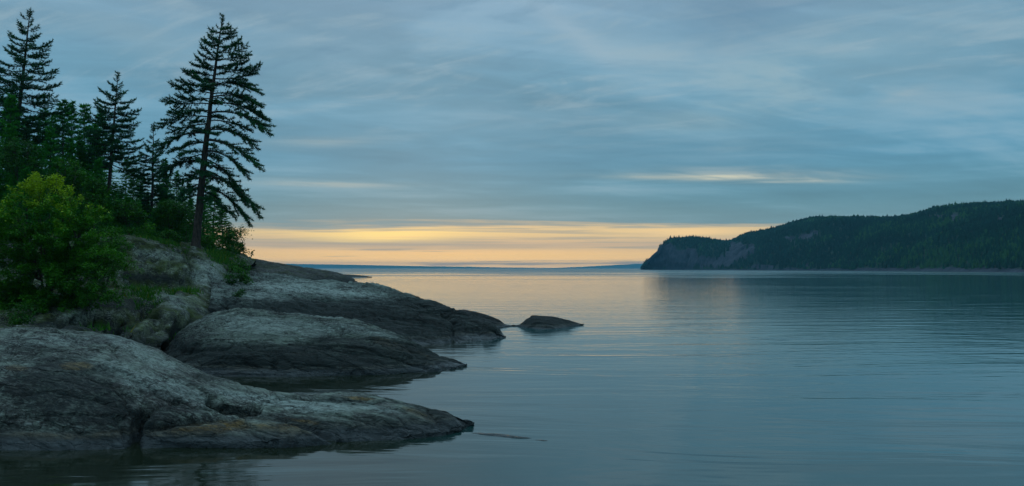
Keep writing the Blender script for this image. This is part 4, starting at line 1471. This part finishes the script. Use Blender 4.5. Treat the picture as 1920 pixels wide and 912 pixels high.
o = link('grass', mesh_from('grass', V, T, M_SHRUB, smooth=False, attrs={'tint': np.repeat(tt, 3)}))
tag(o, 'grass and ferns in the clefts of the rocky bank', 'grass', kind='stuff')

# ------------------------------------------------------------------ headland
def headland_material():
    m, N, b = principled('headland_ground')
    pos = N.new('ShaderNodeNewGeometry').outputs['Position']
    x, y, z = N.sep(pos)
    at = N.new('ShaderNodeAttribute', attribute_name='bare').outputs['Fac']
    n = N.noise(N.comb(N.mul(x, 0.06), N.mul(y, 0.06), N.mul(z, 0.02)), 1.0, 6.0, 0.65, 0.5)
    n2 = N.noise(N.comb(N.mul(x, 0.25), N.mul(y, 0.25), N.mul(z, 0.10)), 1.0, 5.0, 0.7)
    rock = N.mix(N.ss(N.add(N.mul(n, .5), N.mul(n2, .5)), 0.38, 0.62), (0.010, 0.018, 0.032), (0.055, 0.064, 0.095))
    soil = N.mix(n2, (0.006, 0.030, 0.020), (0.016, 0.055, 0.030))
    N.put(b.inputs['Base Color'], N.mix(N.ss(N.add(at, N.mul(N.sub(n2, .5), 0.5)), 0.42, 0.58), soil, rock))
    b.inputs['Roughness'].default_value = 0.95
    return m


M_HEAD = headland_material()
M_FOREST = foliage_material('far_forest', (0.002, 0.032, 0.026), (0.008, 0.080, 0.046), (0.035, 0.130, 0.040), 0.8)
NU = 560
cr = row([(1201, 505.6, 1480), (1212, 495, 1470), (1222, 485, 1460), (1232, 477, 1450), (1238, 470, 1450), (1241, 463, 1450), (1250, 456, 1450), (1266, 452, 1450), (1292, 450, 1450), (1330, 453, 1430), (1368, 456.5, 1420),
          (1377, 452, 1415), (1392, 445, 1400), (1436, 436, 1370), (1470, 427, 1330), (1510, 416, 1280), (1540, 412, 1240), (1600, 412, 1160), (1680, 412, 1080), (1715, 407, 1050), (1755, 395, 1020), (1800, 390, 990),
          (1870, 386, 950), (1920, 383, 920), (2020, 376, 880), (2160, 372, 820), (2400, 372, 760)], NU)
wl = row([(1201, 506), (1240, 506.1), (1300, 506.3), (1400, 506.8), (1500, 507.4), (1600, 508.2), (1700, 509), (1800, 509.8), (1920, 511), (2100, 512.4), (2400, 514.5)], NU)
uu = np.linspace(0, 1, NU)
cliff = 1 - sstep(cr[:, 0] / cr[:, 1], 0.30, 0.42)     # steep nose, gentler wooded slope to the right
rows_ = [behind(cr, 260, z=-0.8), behind(cr, 90, dz=-8), cr]
rows_[1][:, 2] = np.maximum(rows_[1][:, 2], -0.5)
for s in (0.25, 0.5, 0.75, 0.93):
    q = between(cr, wl, s, 1.5)
    q2 = between(cr, wl, s, 2.6)
    rows_.append(q * (1 - cliff)[:, None] + q2 * cliff[:, None])
rows_ += [wl, behind(wl, -8, z=-0.8)]
G = loft(rows_, [4, 8, 22, 22, 22, 20, 8, 3])
nrm = grid_normals(G)
gull = fbm(np.stack([G[..., 0] * 0.016, G[..., 1] * 0.010, G[..., 2] * 0.006], -1), 4, 91)
d = gull * 11.0 + 3.4 * fbm(G * 0.05, 4, 92) - 5.0 * sstep(ridged(np.stack([G[..., 0] * 0.03, G[..., 1] * 0.03, G[..., 2] * 0.012], -1), 3, 93), 0.72, 0.92)
low = sstep(G[..., 2], 0.5, 14)
crest_k = np.ones(G.shape[0])[:, None] * 1.0
G = G + nrm * np.array((1, 1, 0.35)) * (d * low * 0.9)[..., None]
px, py = to_px(G)
# bare rock: the nose, vertical faces, ledges on the slope and the shore strip
bz = G[..., 2]
bare = np.zeros(px.shape)
n1 = fbm(np.stack([px * 0.05, py * 0.03, py * 0], -1), 3, 95)
n2 = fbm(np.stack([px * 0.11, py * 0.03, py * 0], -1), 3, 96)


def patch(cx, cyy, rx, ry, a=1.0, w=0.7):
    q = ((px - cx) / rx) ** 2 + ((py - cyy) / ry) ** 2
    return a * np.clip(1.25 - q + n2 * w, 0, 1)


for a_ in [(1245, 482, 36, 26, 1.3), (1285, 486, 40, 22, 1.2), (1320, 490, 30, 14, 1.0), (1372, 478, 16, 24, 1.2), (1388, 474, 12, 20, 1.1), (1355, 490, 14, 14), (1408, 468, 10, 14), (1490, 448, 26, 6, .9), (1528, 438, 10, 8, .9), (1512, 443, 20, 6, .9),
           (1760, 407, 30, 5, .9), (1790, 410, 12, 10, .8), (1873, 413, 7, 6, .9), (1335, 497, 20, 7, .8), (1430, 500, 30, 5, .9), (1515, 497, 8, 9, .8)]:
    bare = np.maximum(bare, patch(*a_))
shore = sstep(bz + n1 * 2.0, 4.2, 1.6) * sstep(px, 1340, 1500)
shore = np.maximum(shore, sstep(bz, 2.2, 0.8))
bare = np.maximum(bare, shore)
nvv, nuu = G.shape[:2]
o = based('headland', G.reshape(-1, 3), grid_faces(nvv, nuu), M_HEAD, attrs={'bare': bare.ravel()})
tag(o, 'wooded headland ending in a steep rock cliff across the water', kind='structure')

# its trees: conifers and round-headed trees
rng = np.random.default_rng(77)
G_head = G


def far_tree(kind, rng):
    """a small crown built of ragged tiers; unit height"""
    V, T = [], []
    n = 0
    if kind == 0:
        tiers = [(0.05, 0.42, 0.20), (0.30, 0.70, 0.155), (0.55, 1.0, 0.10)]
        sd = 6
    else:
        tiers = [(0.05, 0.72, 0.26), (0.35, 1.0, 0.20)]
        sd = 6
    for (z0, z1, r) in tiers:
        th = np.linspace(0, 2 * math.pi, sd, endpoint=False) + rng.uniform(0, 1)
        rr = r * rng.uniform(0.65, 1.25, sd)
        ring = np.stack([np.cos(th) * rr, np.sin(th) * rr, z0 + rng.uniform(-0.04, 0.08, sd)], -1)
        if kind == 0:
            top = np.array([[rng.uniform(-.02, .02), rng.uniform(-.02, .02), z1]])
            V.append(np.concatenate([ring, top]))
            i = np.arange(sd)
            T.append(np.stack([i, (i + 1) % sd, np.full(sd, sd)], -1) + n)
            n += sd + 1
        else:
            ring2 = np.stack([np.cos(th) * rr * 0.72, np.sin(th) * rr * 0.72, z0 + (z1 - z0) * 0.62 + rng.uniform(-0.08, 0.08, sd)], -1)
            top = np.array([[0, 0, z1]])
            V.append(np.concatenate([ring, ring2, top]))
            i = np.arange(sd); j = (i + 1) % sd
            T.append(np.concatenate([np.stack([i, j, j + sd], -1), np.stack([i, j + sd, i + sd], -1), np.stack([i + sd, j + sd, np.full(sd, 2 * sd)], -1)]) + n)
            n += 2 * sd + 1
    return np.concatenate(V), np.concatenate(T)


protos = [far_tree(0, rng) for _ in range(6)] + [far_tree(1, rng) for _ in range(5)]
row0 = 4 + 4                        # rows a little behind the crest onward
cand = []
VV, TT, tint = [], [], []
nn = 0
A = np.linalg.norm(np.cross(G[1:, :-1] - G[:-1, :-1], G[:-1, 1:] - G[:-1, :-1]), axis=2)
A[:row0] *= 0
pxc, barec = px[:-1, :-1], bare[:-1, :-1]
wgt = A * np.clip(1 - barec * 1.25, 0.0, 1) * (pxc < 2150) * (bz[:-1, :-1] > 1.5)
N_T = 19000
flat = wgt.ravel() / wgt.sum()
idx = rng.choice(len(flat), N_T, p=flat)
iv, iu = np.divmod(idx, nuu - 1)
fu, fv = rng.random(N_T)[:, None], rng.random(N_T)[:, None]
pos = G[iv, iu] * (1 - fu) * (1 - fv) + G[iv, iu + 1] * fu * (1 - fv) + G[iv + 1, iu] * (1 - fu) * fv + G[iv + 1, iu + 1] * fu * fv
mixn = fbm(pos * 0.012, 3, 101)
tone = fbm(pos * 0.02, 3, 102)
for k in range(N_T):
    leafy_p = mixn[k] + rng.normal(0, 0.22) > 0.12
    V, T = protos[6 + k % 5] if leafy_p else protos[k % 6]
    h = rng.uniform(3.6, 7.2) * (0.85 if leafy_p else 1.0) * (1.25 if rng.random() < 0.06 else 1.0)
    w = h * rng.uniform(1.0, 1.8)
    a_ = rng.uniform(0, 6.28)
    c, s = math.cos(a_), math.sin(a_)
    Vr = np.stack([(V[:, 0] * c - V[:, 1] * s) * w, (V[:, 0] * s + V[:, 1] * c) * w, V[:, 2] * h - 0.3], -1) + pos[k]
    VV.append(Vr); TT.append(T + nn); nn += len(V)
    tint.append(np.full(len(V), np.clip((0.62 if leafy_p else 0.22) + 0.8 * tone[k] + 0.38 * float(sstep(pxc[iv[k], iu[k]], 1430, 1800)) - 0.22 + rng.normal(0, 0.12), 0, 1)))
o = link('forest', mesh_from('forest', np.concatenate(VV), np.concatenate(TT), M_FOREST, smooth=False, attrs={'tint': np.concatenate(tint)}))
tag(o, 'mixed dark forest covering the headland slope', 'forest', kind='stuff')

# trees one can tell apart on the skyline of the headland
crest = G[4 + 8]                    # the crest row of the loft
sk_me = []
for k in range(6):
    V, T = protos[k]
    crown = mesh_from('crown', V + (0, 0, 0.0), T, M_FOREST, smooth=False, attrs={'tint': np.full(len(V), 0.15)})
    Vt, Ft = tube(np.array(((0, 0, -0.05), (0, 0, 0.3), (0, 0, 0.9))), np.array((0.022, 0.018, 0.006)), 4)
    sk_me.append((crown, mesh_from('trunk', Vt, Ft, M_BARK)))
pxs, pys = to_px(crest)
target = np.concatenate([np.arange(1246, 1300, 2.6), np.arange(1300, 1376, 3.4), np.arange(1378, 1470, 3.6), np.arange(1470, 1920, 6.0)])
for tx in target:
    tx = tx + rng.uniform(-1.2, 1.2)
    i = int(np.argmin(np.abs(pxs - tx)))
    q = crest[i]
    h = rng.uniform(4.5, 10.5) if tx < 1380 else rng.uniform(4.5, 9.0)
    on_cliff = tx < 1380
    root = empty('skyline_tree', tuple(q - (0, 0, 0.3)),
                 'tiny dark conifer on the skyline of the cliff top' if on_cliff else 'tiny dark conifer on the long skyline of the wooded slope right of the cliff',
                 'tree', 'conifers along the cliff top' if on_cliff else 'conifers along the wooded skyline')
    root.scale = (h * rng.uniform(1.2, 2.0), h * rng.uniform(1.2, 2.0), h)
    root.rotation_euler = (0, 0, rng.uniform(0, 6.28))
    ms = sk_me[int(rng.integers(0, 6))]
    link('crown', ms[0], root)
    link('trunk', ms[1], root)

# ------------------------------------------------------------------ far shores
def far_material():
    m, N, b = principled('far_shore_woods')
    pos = N.new('ShaderNodeNewGeometry').outputs['Position']
    n = N.noise(pos, 0.012, 5.0, 0.6)
    N.put(b.inputs['Base Color'], N.mix(n, (0.020, 0.045, 0.030), (0.045, 0.075, 0.040)))
    b.inputs['Roughness'].default_value = 1.0
    return m


M_FAR = far_material()
for pts, d_, lab in [
    ([(-900, 491), (-200, 493), (300, 494), (545, 495.3), (640, 496.8), (760, 499), (860, 500.6), (960, 502.0), (1060, 503.0), (1090, 503.3)], 10000.0, 'low hazy blue shore far across the lake on the left, sloping down to the right'),
    ([(1010, 503.2), (1040, 502.6), (1080, 501), (1120, 499.3), (1160, 497), (1200, 495.3), (1260, 494.6), (1500, 494), (1900, 494)], 11500.0, 'low hazy blue shore far across the lake, rising toward the cliff')]:
    NU = 260
    c_ = row([(a_, b_, d_) for a_, b_ in pts], NU)
    c_[:, 2] += 1.3 * fbm(np.stack([c_[:, 0] * 0.012, c_[:, 0] * 0, c_[:, 0] * 0], -1), 3, 111) * np.clip(c_[:, 2] / 8, 0, 1)
    c_[:, 2] = np.maximum(c_[:, 2], 0.2)
    f_ = behind(c_, -120, z=-0.5)
    m_ = behind(c_, -50); m_[:, 2] *= 0.7
    G = loft([behind(c_, 400, z=-0.5), c_, m_, f_], [6, 6, 6])
    o = based('far_shore', G.reshape(-1, 3), grid_faces(*G.shape[:2]), M_FAR)
    tag(o, lab, kind='structure')

# ------------------------------------------------------------------ evening air
hz_m = bpy.data.materials.new('haze_air')
hz_m.use_nodes = True
hz_m.node_tree.nodes.clear()
N = NT(hz_m.node_tree)
out = N.new('ShaderNodeOutputMaterial')
pv = N.new('ShaderNodeVolumePrincipled')
pv.inputs['Color'].default_value = (0.25, 0.74, 1.0, 1.0)
pv.inputs['Density'].default_value = 1.3e-4
N.l.new(pv.outputs[0], out.inputs['Volume'])
x0, x1, y0, y1, z0, z1 = -13500, 13500, -800, 13500, -4.0, 98.0
hv = np.array([(x0, y0, z0), (x1, y0, z0), (x1, y1, z0), (x0, y1, z0), (x0, y0, z1), (x1, y0, z1), (x1, y1, z1), (x0, y1, z1)], float)
hf = np.array([(0, 3, 2, 1), (4, 5, 6, 7), (0, 1, 5, 4), (1, 2, 6, 5), (2, 3, 7, 6), (3, 0, 4, 7)])
o = link('haze', mesh_from('haze', hv, hf, hz_m, smooth=False))
tag(o, 'thin blue evening haze over the lake', 'haze', kind='stuff')
